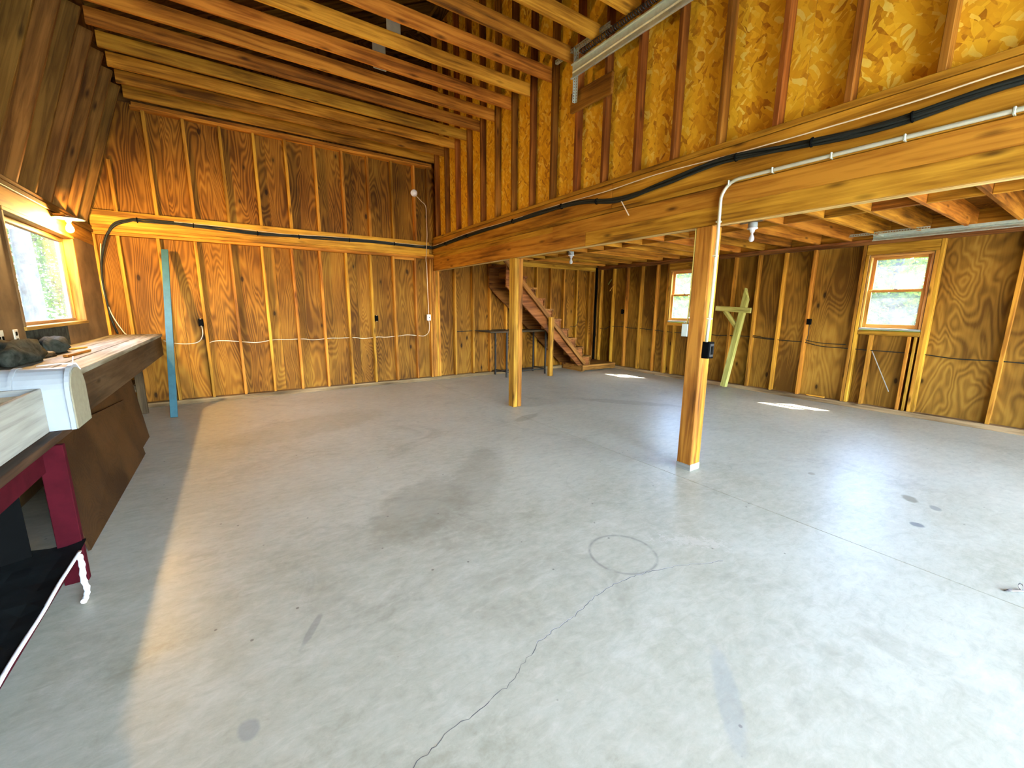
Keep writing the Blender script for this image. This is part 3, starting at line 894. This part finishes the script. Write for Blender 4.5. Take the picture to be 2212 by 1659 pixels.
# ------------------------------------------------------------------ workbench on the left wall
t = thing('workbench', (.82, -1.95, 0), 'long weathered plank workbench below the wide window', 'workbench')
for a, b in ((.562, .735), (.739, .925), (.933, 1.095)):
    lum('plank', (a, b), (-3.9, -.005), (.993, 1.03), 'bench_top', t)
lum('apron', (1.045, 1.083), (-3.88, -.02), (.735, .991), 'bench_dark', t)
lum('apron', (.57, .608), (-3.88, -.02), (.80, .991), 'bench_dark', t)
for y in (-.42, -1.25, -2.35, -3.5):
    lum('leg', (.80, .888), (y - .019, y + .019), (0, .992), 'bench_dark', t)
    lum('cross_rail', (.6, .799), (y - .019, y + .019), (.30, .39), 'bench_dark', t)
lum('lower_board', (.60, .79), (-1.9, -.05), (.39, .41), 'bench_dark', t)

# sheets leaning on the bench
def leaning_sheet(label, pts, th, mat):
    t = Vector(pts[1]) - Vector(pts[0])
    n = t.cross(Vector(pts[-1]) - Vector(pts[0])).normalized()
    V = [Vector(p) for p in pts] + [Vector(p) - n * th for p in pts]
    k = len(pts)
    F = [tuple(range(k)), tuple(range(2 * k - 1, k - 1, -1))] + [((i + 1) % k, i, k + i, k + (i + 1) % k) for i in range(k)]
    base = (Vector(pts[0]) + Vector(pts[1])) / 2
    mw = Matrix.Translation(base)
    o = mesh_obj('plywood_sheet', [v - base for v in V], F, mat, None, mw)
    return tag(o, label, 'plywood')
leaning_sheet('reddish brown plywood sheet leaning low against the workbench', [(1.105, -4.35, .004), (1.105, -2.41, .004), (.985, -2.25, .525), (.985, -4.35, .70)], .012, 'lean_ply')
leaning_sheet('smaller plywood sheet leaning behind the front plywood sheet', [(1.055, -3.2, .004), (1.055, -1.75, .004), (.955, -1.62, .685), (.94, -3.2, .70)], .012, 'lean_ply')

# ------------------------------------------------------------------ red table
t = thing('red_table', (.85, -5.4, 0), 'dark red painted wooden work table at the left edge', 'table')
lum('table_top', (.58, 1.145), (-6.9, -4.30), (.752, .79), 'bench_dark', t)
lum('rail', (1.062, 1.098), (-6.85, -4.715), (.62, .750), 'red', t)
lum('rail', (.60, 1.07), (-4.70, -4.665), (.62, .750), 'red', t)
lum('leg', (1.078, 1.170), (-4.713, -4.675), (0, .750), 'red', t)
lum('leg', (.60, .692), (-4.713, -4.675), (0, .615), 'red', t)
lum('leg', (1.078, 1.170), (-6.8, -6.762), (0, .750), 'red', t)
lum('leg', (.60, .692), (-6.8, -6.762), (0, .750), 'red', t)
lum('shelf', (.60, 1.14), (-6.75, -4.72), (.185, .205), 'bench_dark', t)
lum('shelf_rail', (1.10, 1.138), (-6.74, -4.72), (.12, .184), 'red', t)
t = thing('rubber_mat', (.9, -5.6, .206), 'black rubber mat with frayed white edging on the lower table shelf', 'mat')
V, F = [], []
nx_, ny_ = 8, 22
rn = random.Random(5)
for j in range(ny_ + 1):
    for i in range(nx_ + 1):
        x = .62 + (1.185 - .62) * i / nx_
        y = -4.70 - 1.9 * j / ny_ + (.05 * (1 - i / nx_) if j == 0 else 0)
        V.append((x, y, .212 + .010 * rn.random() + (.012 if i == nx_ else 0)))
for j in range(ny_):
    for i in range(nx_):
        a = j * (nx_ + 1) + i
        F.append((a, a + nx_ + 1, a + nx_ + 2, a + 1))
nV = len(V)
V += [(x, y, z - .006) for x, y, z in V]
F += [(f[3] + nV, f[2] + nV, f[1] + nV, f[0] + nV) for f in F]
mesh_obj('sheet', V, F, 'mat', t)
tube('edging', smooth_path([(1.187, -4.83 - .16 * k, .224 + .003 * ((k * 7) % 3)) for k in range(12)], 4), .0075, 'rope', t)
tube('edging_tail', smooth_path([(1.190, -4.86, .222), (1.197, -4.875, .17), (1.195, -4.885, .10), (1.205, -4.90, .05), (1.202, -4.93, .022), (1.20, -4.96, .02)], 5), [.010 + .004 * math.sin(i) ** 2 for i in range(26)], 'rope', t)
o = bar('black_panel', (.64, -4.95, .46), (1.02, -4.80, .46), .018, .44, 'black', None)
tag(o, 'black flat panel standing on the mat under the red table', 'panel')

# ------------------------------------------------------------------ white mailbox lying on the table
t = thing('mailbox', (.95, -4.43, .792), 'white ribbed plastic mailbox with cream end lying on the red table', 'mailbox')
def arch(w2, h, n=14):
    pts = [(-w2, 0)]
    hs = h - w2
    for k in range(n + 1):
        a = math.pi - math.pi * k / n
        pts.append((w2 * math.cos(a), hs + w2 * math.sin(a)))
    pts.append((w2, 0))
    return pts
MY, MZ = -4.435, .7915
def arch_body(name, x0, x1, w2, h, mat):
    pr = [(MY + a, MZ + b) for a, b in arch(w2, h)]
    o = prism(name, pr, x0, x1, mat, t, 'YZ')
    return o
arch_body('shell', .66, 1.185, .128, .315, 'mail_white')
for x in (.80, .90, 1.00 - .012):
    arch_body('rib', x - .008, x + .008, .133, .322, 'mail_white')
arch_body('rim', 1.178, 1.196, .138, .329, 'mail_white')
arch_body('end_cap', 1.186, 1.2015, .126, .312, 'mail_cap')
tube('wire_catch', [(1.06, MY, MZ + .327), (1.14, MY + .01, MZ + .333), (1.19, MY + .02, MZ + .332), (1.195, MY + .022, MZ + .37)], .003, 'rope', t, 6)
tube('wire_catch', [(1.15, MY + .02, MZ + .329), (1.19, MY + .07, MZ + .326), (1.20, MY + .09, MZ + .29)], .003, 'rope', t, 6)

# ------------------------------------------------------------------ whitewashed crate
t = thing('crate', (.85, -5.0, .791), 'white painted shallow wooden crate with bare wood inside on the red table', 'crate')
cz = .7915
lum('long_side', (1.078, 1.098), (-5.55, -4.572), (cz, cz + .228), 'whitewash', t)
lum('long_side', (.62, .640), (-5.55, -4.572), (cz, cz + .228), 'whitewash', t)
lum('short_side', (.641, 1.077), (-4.592, -4.572), (cz, cz + .228), 'whitewash', t)
lum('short_side', (.641, 1.077), (-5.55, -5.53), (cz, cz + .228), 'whitewash', t)
lum('base', (.641, 1.077), (-5.529, -4.593), (cz, cz + .012), 'crate_in', t)
lum('lining', (1.068, 1.0775), (-5.528, -4.593), (cz + .013, cz + .20), 'crate_in', t)
lum('lining', (.642, 1.067), (-4.602, -4.593), (cz + .013, cz + .20), 'crate_in', t)
lum('divider', (.9, .915), (-5.528, -4.603), (cz + .013, cz + .18), 'crate_in', t)

# ------------------------------------------------------------------ bench clutter
def lump(name, loc, s, label, cat, seed, mat='rag'):
    rn = random.Random(seed)
    bm = bmesh.new()
    bmesh.ops.create_icosphere(bm, subdivisions=3, radius=1.0)
    ph = [rn.uniform(0, 6.28) for _ in range(6)]
    for v in bm.verts:
        c = v.co
        k = 1 + .18 * math.sin(4 * c.x + ph[0]) * math.sin(5 * c.y + ph[1]) + .12 * math.sin(9 * c.x + ph[2] + 6 * c.z) + .08 * math.sin(13 * c.y + ph[3])
        v.co = Vector((c.x * s[0] * k, c.y * s[1] * k, max(c.z, -.35) * s[2] * k))
    zmin = min(v.co.z for v in bm.verts)
    for v in bm.verts:
        v.co.z -= zmin
    me = bpy.data.meshes.new(name)
    bm.to_mesh(me)
    bm.free()
    me.materials.append(M[mat])
    me.polygons.foreach_set('use_smooth', [True] * len(me.polygons))
    return tag(link(bpy.data.objects.new(name, me), Matrix.Translation(loc)), label, cat)
lump('rag', (.66, -2.55, 1.031), (.08, .22, .09), 'crumpled dark rag on the bench below the window sill', 'rag', 1)
lump('rag', (.68, -3.35, 1.031), (.10, .30, .11), 'larger dark cloth heap on the bench beneath the wall outlet', 'rag', 2)
lump('leaf_litter', (.68, -2.93, 1.031), (.07, .12, .03), 'small pile of brown debris between the two rags on the bench', 'debris', 3, 'bench_dark')
o = bar('wood_offcut', (.84, -3.05, 1.041), (.87, -2.55, 1.041), .03, .018, 'stud', None)
tag(o, 'thin wood offcut lying on the workbench planks', 'offcut')
o = bar('wood_offcut', (.70, -2.35, 1.039), (.78, -2.18, 1.039), .022, .014, 'stud', None)
tag(o, 'short wood chip lying on the workbench near the back corner', 'offcut')
lum('dark_patch', (XL, XL + .003), (-2.66, -1.62), (1.034, 1.22), 'rag', WLL, 0)  # thin dark sheet on the wall between bench top and sill

# ------------------------------------------------------------------ electrical boxes and outlets
def duplex(y, z, label):
    t = thing('wall_outlet', (XL, y, z), label, 'outlet')
    pl_ = lum('plate', (XL + .0005, XL + .008), (y - .036, y + .036), (z - .058, z + .058), 'outlet', t)
    for dz in (-.026, .026):
        lum('socket', (XL + .008, XL + .0105), (y - .016, y + .016), (z + dz - .015, z + dz + .015), 'black', pl_)
    return t
duplex(-2.86, 1.185, 'ivory duplex outlet beside the wide window')
t = thing('wall_outlet', (XL, -3.13, 1.19), 'ivory double switch plate next to the duplex outlet on the left wall', 'outlet')
pl_ = lum('plate', (XL + .0005, XL + .008), (-3.19, -3.07), (1.132, 1.248), 'outlet', t)
for y in (-3.155, -3.105):
    lum('switch', (XL + .008, XL + .016), (y - .008, y + .008), (1.175, 1.205), 'black', pl_)
def black_box(name, x, y, z, label, group=None):
    t = thing(name, (sum(x) / 2, sum(y) / 2, z[0]), label, 'outlet', group)
    lum('box', x, y, z, 'black', t)
    zc = (z[0] + z[1]) / 2
    if x[1] - x[0] > y[1] - y[0] - .02 and y[0] > -1:
        for dz in (-.022, .022):
            lum('ear', (x[0] + .02, x[1] - .02), (y[0] - .004, y[0]), (z[1] - .008 if dz > 0 else z[0], z[1] if dz > 0 else z[0] + .008), 'outlet', t)
    return t
black_box('outlet_box', (1.522, 1.578), (-.012, .05), (1.125, 1.235), 'black outlet box on the stud nearest the blue board')
black_box('outlet_box', (4.065, 4.118), (-.012, .05), (1.165, 1.27), 'black outlet box on the back wall near the switch box')
black_box('outlet_box', (XR - .03, XR + .03), (-4.735, -4.683), (1.205, 1.295), 'black outlet box on the right wall beside the bare panel')
black_box('outlet_box', (XR - .02, XR + .03), (-.895, -.84), (1.30, 1.41), 'black outlet box on the right wall near the corner pipe')
t = thing('switch_box', (5.078, -.02, 1.17), 'white switch box on the back wall beside the beam post', 'switch')
bx_ = lum('box', (5.046, 5.112), (-.045, -.001), (1.172, 1.285), 'porcelain', t)
lum('toggle', (5.074, 5.086), (-.058, -.045), (1.22, 1.24), 'black', bx_)
# boxes on the near post
t = thing('outlet_box', (XK + .06, -5.60, 1.03), 'black outlet box on the near face of the timber post', 'outlet')
lum('box', (XK + .012, XK + .092), (-5.632, -5.5715), (1.025, 1.165), 'black', t)
cv_ = lum('cover', (XK + .026, XK + .078), (-5.637, -5.632), (1.04, 1.15), 'iron', t)
lum('receptacle', (XK + .036, XK + .068), (-5.640, -5.637), (1.06, 1.13), 'black', cv_)
t = thing('switch_box', (XK + .03, -5.40, 1.2), 'grey metal switch box on the far face of the timber post', 'switch')
lum('box', (XK - .004, XK + .07), (-5.429, -5.372), (1.20, 1.31), 'grey_box', t)
tag(tube('yellow_cable', smooth_path([(XK + .02, -5.405, 1.31), (XK + .015, -5.415, 1.38), (XK + .012, -5.421, 1.55), (XK + .012, -5.422, 1.9), (XK + .012, -5.421, 2.10)], 5), .007, 'cable_yellow'),
    'yellow cable running up the timber post from the grey switch box', 'cable')

# conduit
pth = [(XK + .02, -5.600, 1.165), (XK + .015, -5.610, 1.35), (XK + .0, -5.625, 1.6), (XK - .018, -5.635, 2.0), (XK - .026, -5.635, 2.26)]
for k in range(1, 8):
    a = math.pi / 2 * k / 7
    pth.append((XK - .026, -5.632 - .13 * (1 - math.cos(a)), 2.26 + .145 * math.sin(a)))
pth += [(XK - .030, -6.2, 2.406), (XK - .030, -7.0, 2.404), (XK - .030, -8.0, 2.40), (XK - .030, YF + .02, 2.40)]
t = thing('conduit', (XK - .03, -5.63, 1.16), 'bent grey metal conduit running along the beam and down the timber post', 'conduit')
tube('pipe', pth, .0125, 'conduit', t, 10)
for p in ((XK - .027, -5.69, 2.393), (XK - .030, -6.0, 2.406), (XK - .030, -6.35, 2.406), (XK - .030, -6.7, 2.405), (XK - .030, -7.1, 2.404)):
    lum('strap', (p[0] - .014, XK - .001), (p[1] - .006, p[1] + .006), (p[2] - .02, p[2] + .017), 'galv', t)
for z in (2.12, 1.86, 1.36):
    lum('strap', (XK - .032, XK + .004), (-5.646, -5.612), (z - .007, z + .007), 'conduit', t)
tag(bar('cream_stick', (XK - .012, -4.59, 2.49), (XK - .055, -4.745, 2.31), .012, .007, 'cable_white'), 'cream strip of wood hanging off the black cables on the beam', 'stick')

# ------------------------------------------------------------------ cable bundles
def bundle(name, pts, label, mat, r=.011, strands=4, ties=(), seed=1):
    t = thing(name, pts[0], label, 'cable')
    rn = random.Random(seed)
    base = smooth_path(pts, 8)
    for s_ in range(strands):
        ph = rn.uniform(0, 6.28)
        q = [p + Vector((r * .55 * math.cos(ph + i * .21), 0, 0)) * (1 if abs((base[min(i + 1, len(base) - 1)] - base[max(i - 1, 0)]).normalized().y) > .5 else 0)
             + Vector((0, r * .5 * math.sin(ph + i * .21), r * .85 * math.cos(ph * 1.7 + i * .17))) for i, p in enumerate(base)]
        tube('strand', q, r * .52, mat, t, 6)
    for i in ties:
        p, q = base[i], base[min(i + 1, len(base) - 1)]
        dr = (q - p).normalized()
        lathe('tie', [(r * 1.55, -.005), (r * 1.7, 0), (r * 1.55, .005)], p, 'black', t, 8, dr)
    return t
bundle('cable_bundle', [(.64, -.03, 1.06), (.60, -.035, 1.29), (.585, -.035, 1.7), (.60, -.035, 1.95), (.655, -.035, 2.2), (.72, -.03, 2.36), (.80, -.026, 2.46), (.93, -.022, 2.515),
        (1.06, -.02, 2.53), (1.40, -.02, 2.533), (1.70, -.02, 2.525), (2.25, -.02, 2.503), (2.77, -.02, 2.50), (3.5, -.02, 2.52), (4.29, -.02, 2.533), (4.9, -.02, 2.525), (5.14, -.022, 2.525)],
       'thick black cable bundle curving up the corner and along the back wall rim', 'cable_black', .021, 6, (62, 78, 90, 98, 106, 114), 4)
beam_path = [(5.15, -.03, 2.52), (5.195, -.10, 2.52), (5.198, -.6, 2.53), (5.198, -1.4, 2.56), (5.198, -2.6, 2.575), (5.198, -3.4, 2.583), (5.198, -4.0, 2.572), (5.198, -4.55, 2.49),
             (5.198, -5.1, 2.52), (5.198, -5.6, 2.568), (5.198, -6.1, 2.53), (5.198, -6.6, 2.50), (5.198, -7.1, 2.54), (5.198, -8.0, 2.52), (5.198, YF + .05, 2.52)]
bundle('cable_bundle', beam_path, 'thick black cable bundle strapped along the rim above the beam', 'cable_black', .019, 6, (16, 24, 33, 44, 52, 74, 82, 90), 9)
def wire(pts, r, mat, label, k=6):
    return tag(tube('cable', smooth_path(pts, k), r, mat, None, 6), label, 'cable')
wire([(1.40, -.03, 2.552), (2.0, -.022, 2.548), (2.4, -.022, 2.535), (2.77, -.022, 2.525), (3.3, -.022, 2.548), (4.0, -.022, 2.556), (4.5, -.024, 2.55), (5.12, -.03, 2.548), (5.19, -.1, 2.55),
      (5.197, -.7, 2.57), (5.197, -1.6, 2.60), (5.197, -2.6, 2.595), (5.197, -3.6, 2.61), (5.197, -4.4, 2.60), (5.197, -5.0, 2.615), (5.197, -5.6, 2.595), (5.197, -6.2, 2.585), (5.197, -6.7, 2.585), (5.197, -7.2, 2.60), (5.197, -8.2, 2.58)],
     .0045, 'cable_white', 'thin cream cable running just above the black cable bundles')
wire([(.62, -.01, 2.2), (.585, -.02, 1.9), (.575, -.045, 1.6), (.62, -.045, 1.3), (.70, -.045, 1.08), (.73, -.04, 1.034)], .006, 'cable_white', 'cream cable hanging beside the black bundle in the bench corner')
zz = [(1.10, .93), (1.246, .884), (1.40, .876), (1.50, .905), (1.552, 1.0), (1.556, 1.12)]
wire([(x, .02, z) for x, z in zz], .0055, 'cable_white', 'cream cable looping up into the outlet box by the blue board')
rn = random.Random(2)
pts = [(1.60, .04, .862)]
x = 1.62
i = 0
for i in range(1, 9):
    e = 0.8082 + SP * (i + 1)
    pts += [(e + .05, .04, .885 + rn.uniform(-.015, .015)), (e + .2, .03, .885 + rn.uniform(-.03, .02))]
pts += [(4.87, .02, .885), (4.99, .0, .88), (5.065, -.03, .95), (5.085, -.03, 1.08), (5.075, -.03, 1.172)]
wire(pts, .0055, 'cable_white', 'cream cable threaded through the back wall studs to the switch box')
wire([(5.078, -.03, 1.285), (5.070, -.028, 1.7), (5.063, -.03, 2.15), (5.050, -.035, 2.31), (5.062, -.045, 2.42), (5.072, -.03, 2.56), (5.095, -.012, 2.75), (5.09, -.01, 3.0), (5.085, -.01, 3.24), (4.99, -.012, 3.33), (4.90, -.02, 3.40)],
     .006, 'cable_white', 'cream cable climbing from the switch box to the gable lampholder')
pr_ = []
ypos = [-.12, -.30, -.45, -.62, -.80, -.92]
for k, (y, z) in enumerate(((-.14, .93), (-.30, .92), (-.44, .98), (-.60, 1.005), (-.90, 1.0), (-1.1, .985), (-1.34, .985), (-1.6, .975), (-1.75, .97), (-2.0, .955), (-2.3, .945), (-2.6, .95), (-2.99, .955),
                            (-3.2, .94), (-3.42, .955), (-3.83, .955), (-4.05, .935), (-4.24, .93), (-4.45, .925), (-4.66, .92), (-4.9, .875), (-5.2, .87), (-5.5, .865), (-5.9, .865), (-6.1, .86), (-6.4, .835), (-6.76, .845), (-7.2, .84), (-8.5, .84))):
    pr_.append((XR + .032, y, z))
wire(pr_, .0065, 'cable_black', 'black cable threaded through the studs of the right wall')
wire([(XR + .035, -3.83, .985), (XR + .02, -4.05, .955), (XR + .03, -4.24, .94)], .006, 'cable_black', 'short second black cable between two studs by the mailbox post')
wire([(XR + .035, -4.66, .96), (XR + .02, -4.9, .925), (XR + .03, -5.22, .925)], .006, 'cable_black', 'upper black cable sagging across the bare panel beside the window')
wire([(XR + .02, -4.71, 1.205), (XR + .015, -4.715, 1.05), (XR + .03, -4.70, .93)], .005, 'cable_black', 'black cable dropping from the right wall outlet box')
wire([(5.70, .03, .94), (6.2, .03, .95), (6.6, .03, .955), (7.2, .03, .96)], .0065, 'cable_black', 'black cable threaded through the studs behind the iron table')
wire([(8.9, .02, 2.2), (8.97, .0, 1.6), (8.98, -.01, 1.2), (8.9, -.01, 1.0), (8.75, .02, .98)], .006, 'cable_black', 'dark cable hanging in a loop on studs behind the stairs')
tag(tube('drain_pipe', [(9.50, -.045, .147), (9.50, -.045, 1.2), (9.50, -.045, 2.40)], .024, 'black', None, 12), 'black vertical pipe in the corner behind the stair landing', 'pipe')
wire([(6.2, -2.6, 2.42), (6.6, -2.2, 2.41), (7.1, -1.75, 2.415), (7.6, -1.25, 2.41)], .005, 'cable_white', 'cream cable stapled below the loft joists near the stairs')

# ------------------------------------------------------------------ lamps
BULB = [(.0135, 0), (.0135, .022), (.017, .034), (.027, .056), (.030, .075), (.027, .092), (.016, .104), (.003, .108)]
def joist_lamp(x, y, label):
    t = thing('lampholder', (x, y, 2.425), label, 'lamp')
    lathe('box', [(.050, 0), (.052, .004), (.052, .058), (.050, .062)], (x, y, 2.4015), 'grey_box', t, 8)
    jn = min((yn for yn in JY if yn > y), key=lambda v: v)
    lum('hanger_bar', (x - .015, x + .015), (jn - .37, jn), (2.4637, 2.474), 'steel', t)
    h = lathe('socket', [(.058, 0), (.056, .012), (.030, .020), (.024, .045), (.022, .052)], (x, y, 2.401), 'porcelain', t, 20, (0, 0, -1))
    lathe('bulb', BULB, (x, y, 2.349), 'bulb_off', t, 18, (0, 0, -1))
    return t
joist_lamp(7.24, -4.855, 'porcelain lampholder with white bulb under the loft near the timber post with conduit')
joist_lamp(7.30, -1.55, 'porcelain lampholder with white bulb under the loft near the stairs')
t = thing('lampholder', (4.86, -.02, 3.43), 'round porcelain lampholder without a bulb high on the gable wall', 'lamp')
lathe('box', [(.048, 0), (.048, .03)], (4.875, .0, 3.45), 'grey_box', t, 8, (0, -1, 0))
lathe('socket', [(.060, 0), (.060, .008), (.036, .022), (.026, .035), (.012, .036)], (4.86, -.03, 3.435), 'porcelain', t, 20, (-.15, -1, -.35))
t = thing('lit_lamp', (.66, -1.45, 2.30), 'glowing bare bulb under a tin shade above the wide window corner', 'lamp')
lum('arm', (XL + .007, .64), (-1.475, -1.435), (2.300, 2.318), 'stud', t)
lathe('socket', [(.022, 0), (.022, .05)], (.66, -1.455, 2.25), 'porcelain', t, 14)
lathe('shade', [(.022, 0), (.10, -.012), (.125, -.022), (.125, -.026), (.02, -.006)], (.66, -1.455, 2.298), 'shade', t, 24)
lathe('bulb', BULB, (.66, -1.455, 2.25), 'bulb_on', t, 18, (0, 0, -1))

# ------------------------------------------------------------------ overhead door tracks
def track(x, z, y_end, y0, side, hgt, label):
    t = thing('door_track', (x, y_end, z), label, 'door track')
    # channel profile in the XZ plane, open towards side
    s_ = side
    pts = [(0, 0), (0, hgt), (s_ * .028, hgt), (s_ * .028, hgt - .012), (s_ * .006, hgt - .006), (s_ * .003, hgt * .6), (s_ * .008, hgt * .5), (s_ * .003, hgt * .4), (s_ * .003, .006), (s_ * .030, .004), (s_ * .030, -.008), (s_ * .022, -.008)]
    prism('channel', [(x + a, z + b) for a, b in pts], y0, y_end, 'galv', t)
    for k in range(9):
        y = y_end - .25 - .42 * k
        lathe('bolt', [(.008, 0), (.006, .005)], (x + s_ * .0, y, z + hgt * .55), 'steel', t, 8, (-1, 0, 0))
    return t
def angle_iron(p0, p1, wd, parent, outn, name='angle_iron'):
    """perforated angle: two flanges with a row of real holes cut as slots between webs"""
    p0, p1 = Vector(p0), Vector(p1)
    L = (p1 - p0).length
    xa = (p1 - p0).normalized()
    za = Vector(outn).normalized()
    ya = za.cross(xa).normalized()
    V, F = [], []
    def quad(u0, u1, v0, v1, flange):
        b = len(V)
        for u, v in ((u0, v0), (u1, v0), (u1, v1), (u0, v1)):
            V.append(p0 + xa * u + (ya if flange == 0 else za) * v)
        for u, v in ((u0, v0), (u1, v0), (u1, v1), (u0, v1)):
            V.append(p0 + xa * u + (ya if flange == 0 else za) * v + (za if flange == 0 else ya) * .0022)
        F.extend([(b, b + 1, b + 2, b + 3), (b + 7, b + 6, b + 5, b + 4), (b, b + 4, b + 5, b + 1), (b + 1, b + 5, b + 6, b + 2), (b + 2, b + 6, b + 7, b + 3), (b + 3, b + 7, b + 4, b)])
    for fl_ in (0, 1):
        quad(0, L, 0, wd * .36, fl_)
        quad(0, L, wd * .64, wd, fl_)
        n = max(2, int(L / .026))
        for k in range(n + 1):
            u = L * k / n
            quad(max(0, u - .006), min(L, u + .006), wd * .36, wd * .64, fl_)
    return mesh_obj(name, V, F, 'galv', parent)
TZ = 3.765
t = track(5.10, TZ, -3.95, YF + .1, -1, .13, 'high galvanised door track hung in front of the strand board wall')
angle_iron((5.13, -3.62, 4.055), (5.13, -4.42, 4.045), .034, t, (0, 0, 1), 'hanger_angle')
angle_iron((5.155, -3.935, 3.56), (5.155, -3.935, 4.07), .036, t, (0, -1, 0), 'hanger_angle')
t2 = thing('door_spring', (5.08, -4.0, 3.90), 'long black extension spring lying above the high door track', 'spring')
sp = []
for k in range(1400):
    a = k * .55
    sp.append((5.085 + .024 * math.cos(a), -4.08 - k * .0023, 3.955 + .024 * math.sin(a)))
tube('coil', sp, .0042, 'spring', t2, 4)
tube('hook', smooth_path([(5.085, -4.08, 3.955), (5.085, -4.03, 3.96), (5.085, -4.0, 3.94), (5.085, -3.985, 3.915), (5.09, -4.005, 3.90)], 4), .004, 'steel', t2, 6)
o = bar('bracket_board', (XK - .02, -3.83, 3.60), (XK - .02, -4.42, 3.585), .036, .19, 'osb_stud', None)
tag(o, 'dark board nailed over the loft studs behind the track hanger', 'board')
t = track(9.23, 2.362, -5.452, YF + .1, -1, .075, 'low galvanised door track under the loft beside the window')
angle_iron((9.0, -5.26, 2.408), (9.0, -6.05, 2.408), .034, t, (-1, 0, 0), 'hanger_angle')
angle_iron((9.02, -5.56, 2.40), (9.24, -5.56, 2.40), .05, t, (0, 0, 1), 'hanger_angle')

# ------------------------------------------------------------------ scraps
def stick(p0, p1, wd, hg, mat, label, name='wood_scrap'):
    return tag(bar(name, p0, p1, wd, hg, mat, None), label, 'scrap')
stick((XR + .02, -.36, 1.995), (XR + .02, -.455, 2.11), .012, .026, 'treated', 'pale wood scrap wedged high on the right wall in the corner')
stick((XR - .01, -.445, 1.84), (XR - .02, -.60, 2.0), .012, .022, 'sash', 'brown wood scrap nailed slantwise on the stud beside the corner')
stick((XR + .065, -5.53, .865), (XR + .04, -5.80, .30), .008, .010, 'whitewash', 'thin white stick slanting across the panel below the window', 'thin_stick')
stick((XR + .04, -4.80, .078), (XR + .04, -5.05, .078), .03, .022, 'stud', 'small wood block lying on the right wall sole plate')
t = thing('latch_pin', (5.20, -7.47, 0), 'small steel pin with wire ring lying on the concrete floor', 'hardware')
tube('pin', [(5.155, -7.435, .006), (5.20, -7.468, .007), (5.235, -7.495, .006)], [.0035, .0055, .004], 'steel', t, 8)
tube('ring', [(5.235 + .016 * math.cos(a * .4), -7.475 + .010 * math.cos(a * .4), .020 + .016 * math.sin(a * .4)) for a in range(17)], .0022, 'steel', t, 6)
tube('tail', smooth_path([(5.15, -7.43, .004), (5.172, -7.442, .011), (5.19, -7.452, .008)], 4), .002, 'spring', t, 6)

# ------------------------------------------------------------------ outdoors
GX = struct(mesh_obj('ground', [(-60, -60, -.16), (60, -60, -.16), (60, 60, -.16), (-60, 60, -.16)], [(0, 1, 2, 3)], 'soil'))
dv = struct(lum('driveway', (-3, 14), (YF - 16, YF - .36), (-.155, -.03), 'drive', None, 0))
def leaf_cloud(seed, n, rx, rz, size, mat='leaf'):
    rn = random.Random(seed)
    V, F = [], []
    cl = [(rn.gauss(0, rx * .5), rn.gauss(0, rx * .5), rn.uniform(-rz, rz)) for _ in range(26)]
    for _ in range(n):
        c = rn.choice(cl)
        p = Vector((c[0] + rn.gauss(0, rx * .2), c[1] + rn.gauss(0, rx * .2), c[2] + rn.gauss(0, rz * .13)))
        a = Vector((rn.gauss(0, 1), rn.gauss(0, 1), rn.gauss(0, .5))).normalized()
        b = a.orthogonal().normalized()
        b = (b + a.cross(b) * rn.uniform(-1, 1)).normalized()
        s_ = size * rn.uniform(.6, 1.3)
        k = len(V)
        V += [p - a * s_, p + b * s_ * .5, p + a * s_, p - b * s_ * .5]
        F.append((k, k + 1, k + 2, k + 3))
    me = bpy.data.meshes.new('foliage')
    me.from_pydata([tuple(v) for v in V], [], F)
    me.materials.append(M[mat])
    return me
CL = [leaf_cloud(11, 9000, 1.6, 2.2, .085), leaf_cloud(12, 9000, 1.7, 2.0, .085), leaf_cloud(13, 9000, 1.9, 2.4, .09, 'leaf_shade'), leaf_cloud(14, 2600, 1.3, 2.2, .07, 'leaf_shade')]
def tree(x, y, h, r, label, cz_, scale=1.0, which=0, group=None, leaves=True):
    t = thing('tree', (x, y, -.16), label, 'tree', group)
    rn = random.Random(int(x * 31 + y * 17))
    bend = rn.uniform(-.25, .25)
    pts = [(x + bend * math.sin(k * .8), y + bend * .6 * math.sin(k * .6), -.17 + h * k / 8) for k in range(9)]
    tube('trunk', pts, [r * (1 - .07 * k) for k in range(9)], 'bark', t, 10)
    for k in range(4):
        a = rn.uniform(0, 6.28)
        z = cz_ - 1.2 + .7 * k
        tube('branch', [(x, y, z), (x + .6 * math.cos(a), y + .6 * math.sin(a), z + .35), (x + 1.2 * math.cos(a), y + 1.2 * math.sin(a), z + .5)], [r * .3, r * .2, r * .08], 'bark', t, 6)
    if leaves:
        mw = Matrix.Translation((x, y, cz_)) @ Matrix.Rotation(rn.uniform(0, 6.28), 4, 'Z') @ Matrix.Scale(scale, 4)
        o = link(bpy.data.objects.new('foliage', CL[which]), mw, t)
        o['kind'] = 'stuff'
    return t
tree(-1.66, 6.0, 9, .19, 'thick grey tree trunk standing behind the building outside the wide window', 7.6, .8, 3)
tree(-1.72, 8.6, 5.5, .035, 'slender leafy sapling beside the thick trunk outside the wide window', 2.3, .62, 3)
for k, (x, y, s_) in enumerate(((-2.6, 15.0, 1.0), (-6.4, 19.5, 1.25), (-3.6, 27.0, 1.7), (-11.5, 27.0, 1.7))):
    tree(x, y, 8, .13, 'leafy green tree in the woods beyond the wide window', 2.6 + .05 * y, s_, 2, 'trees beyond the wide window')
for k, (x, y, s_) in enumerate(((18.5, 4.4, 1.0), (20.0, -3.2, 1.0), (29.0, 0.5, 1.5), (29.5, 11.0, 1.5))):
    tree(x, y, 7, .14, 'bright green tree in the woods beyond the right wall windows', 2.3, s_, k % 2, 'trees beyond the right wall')
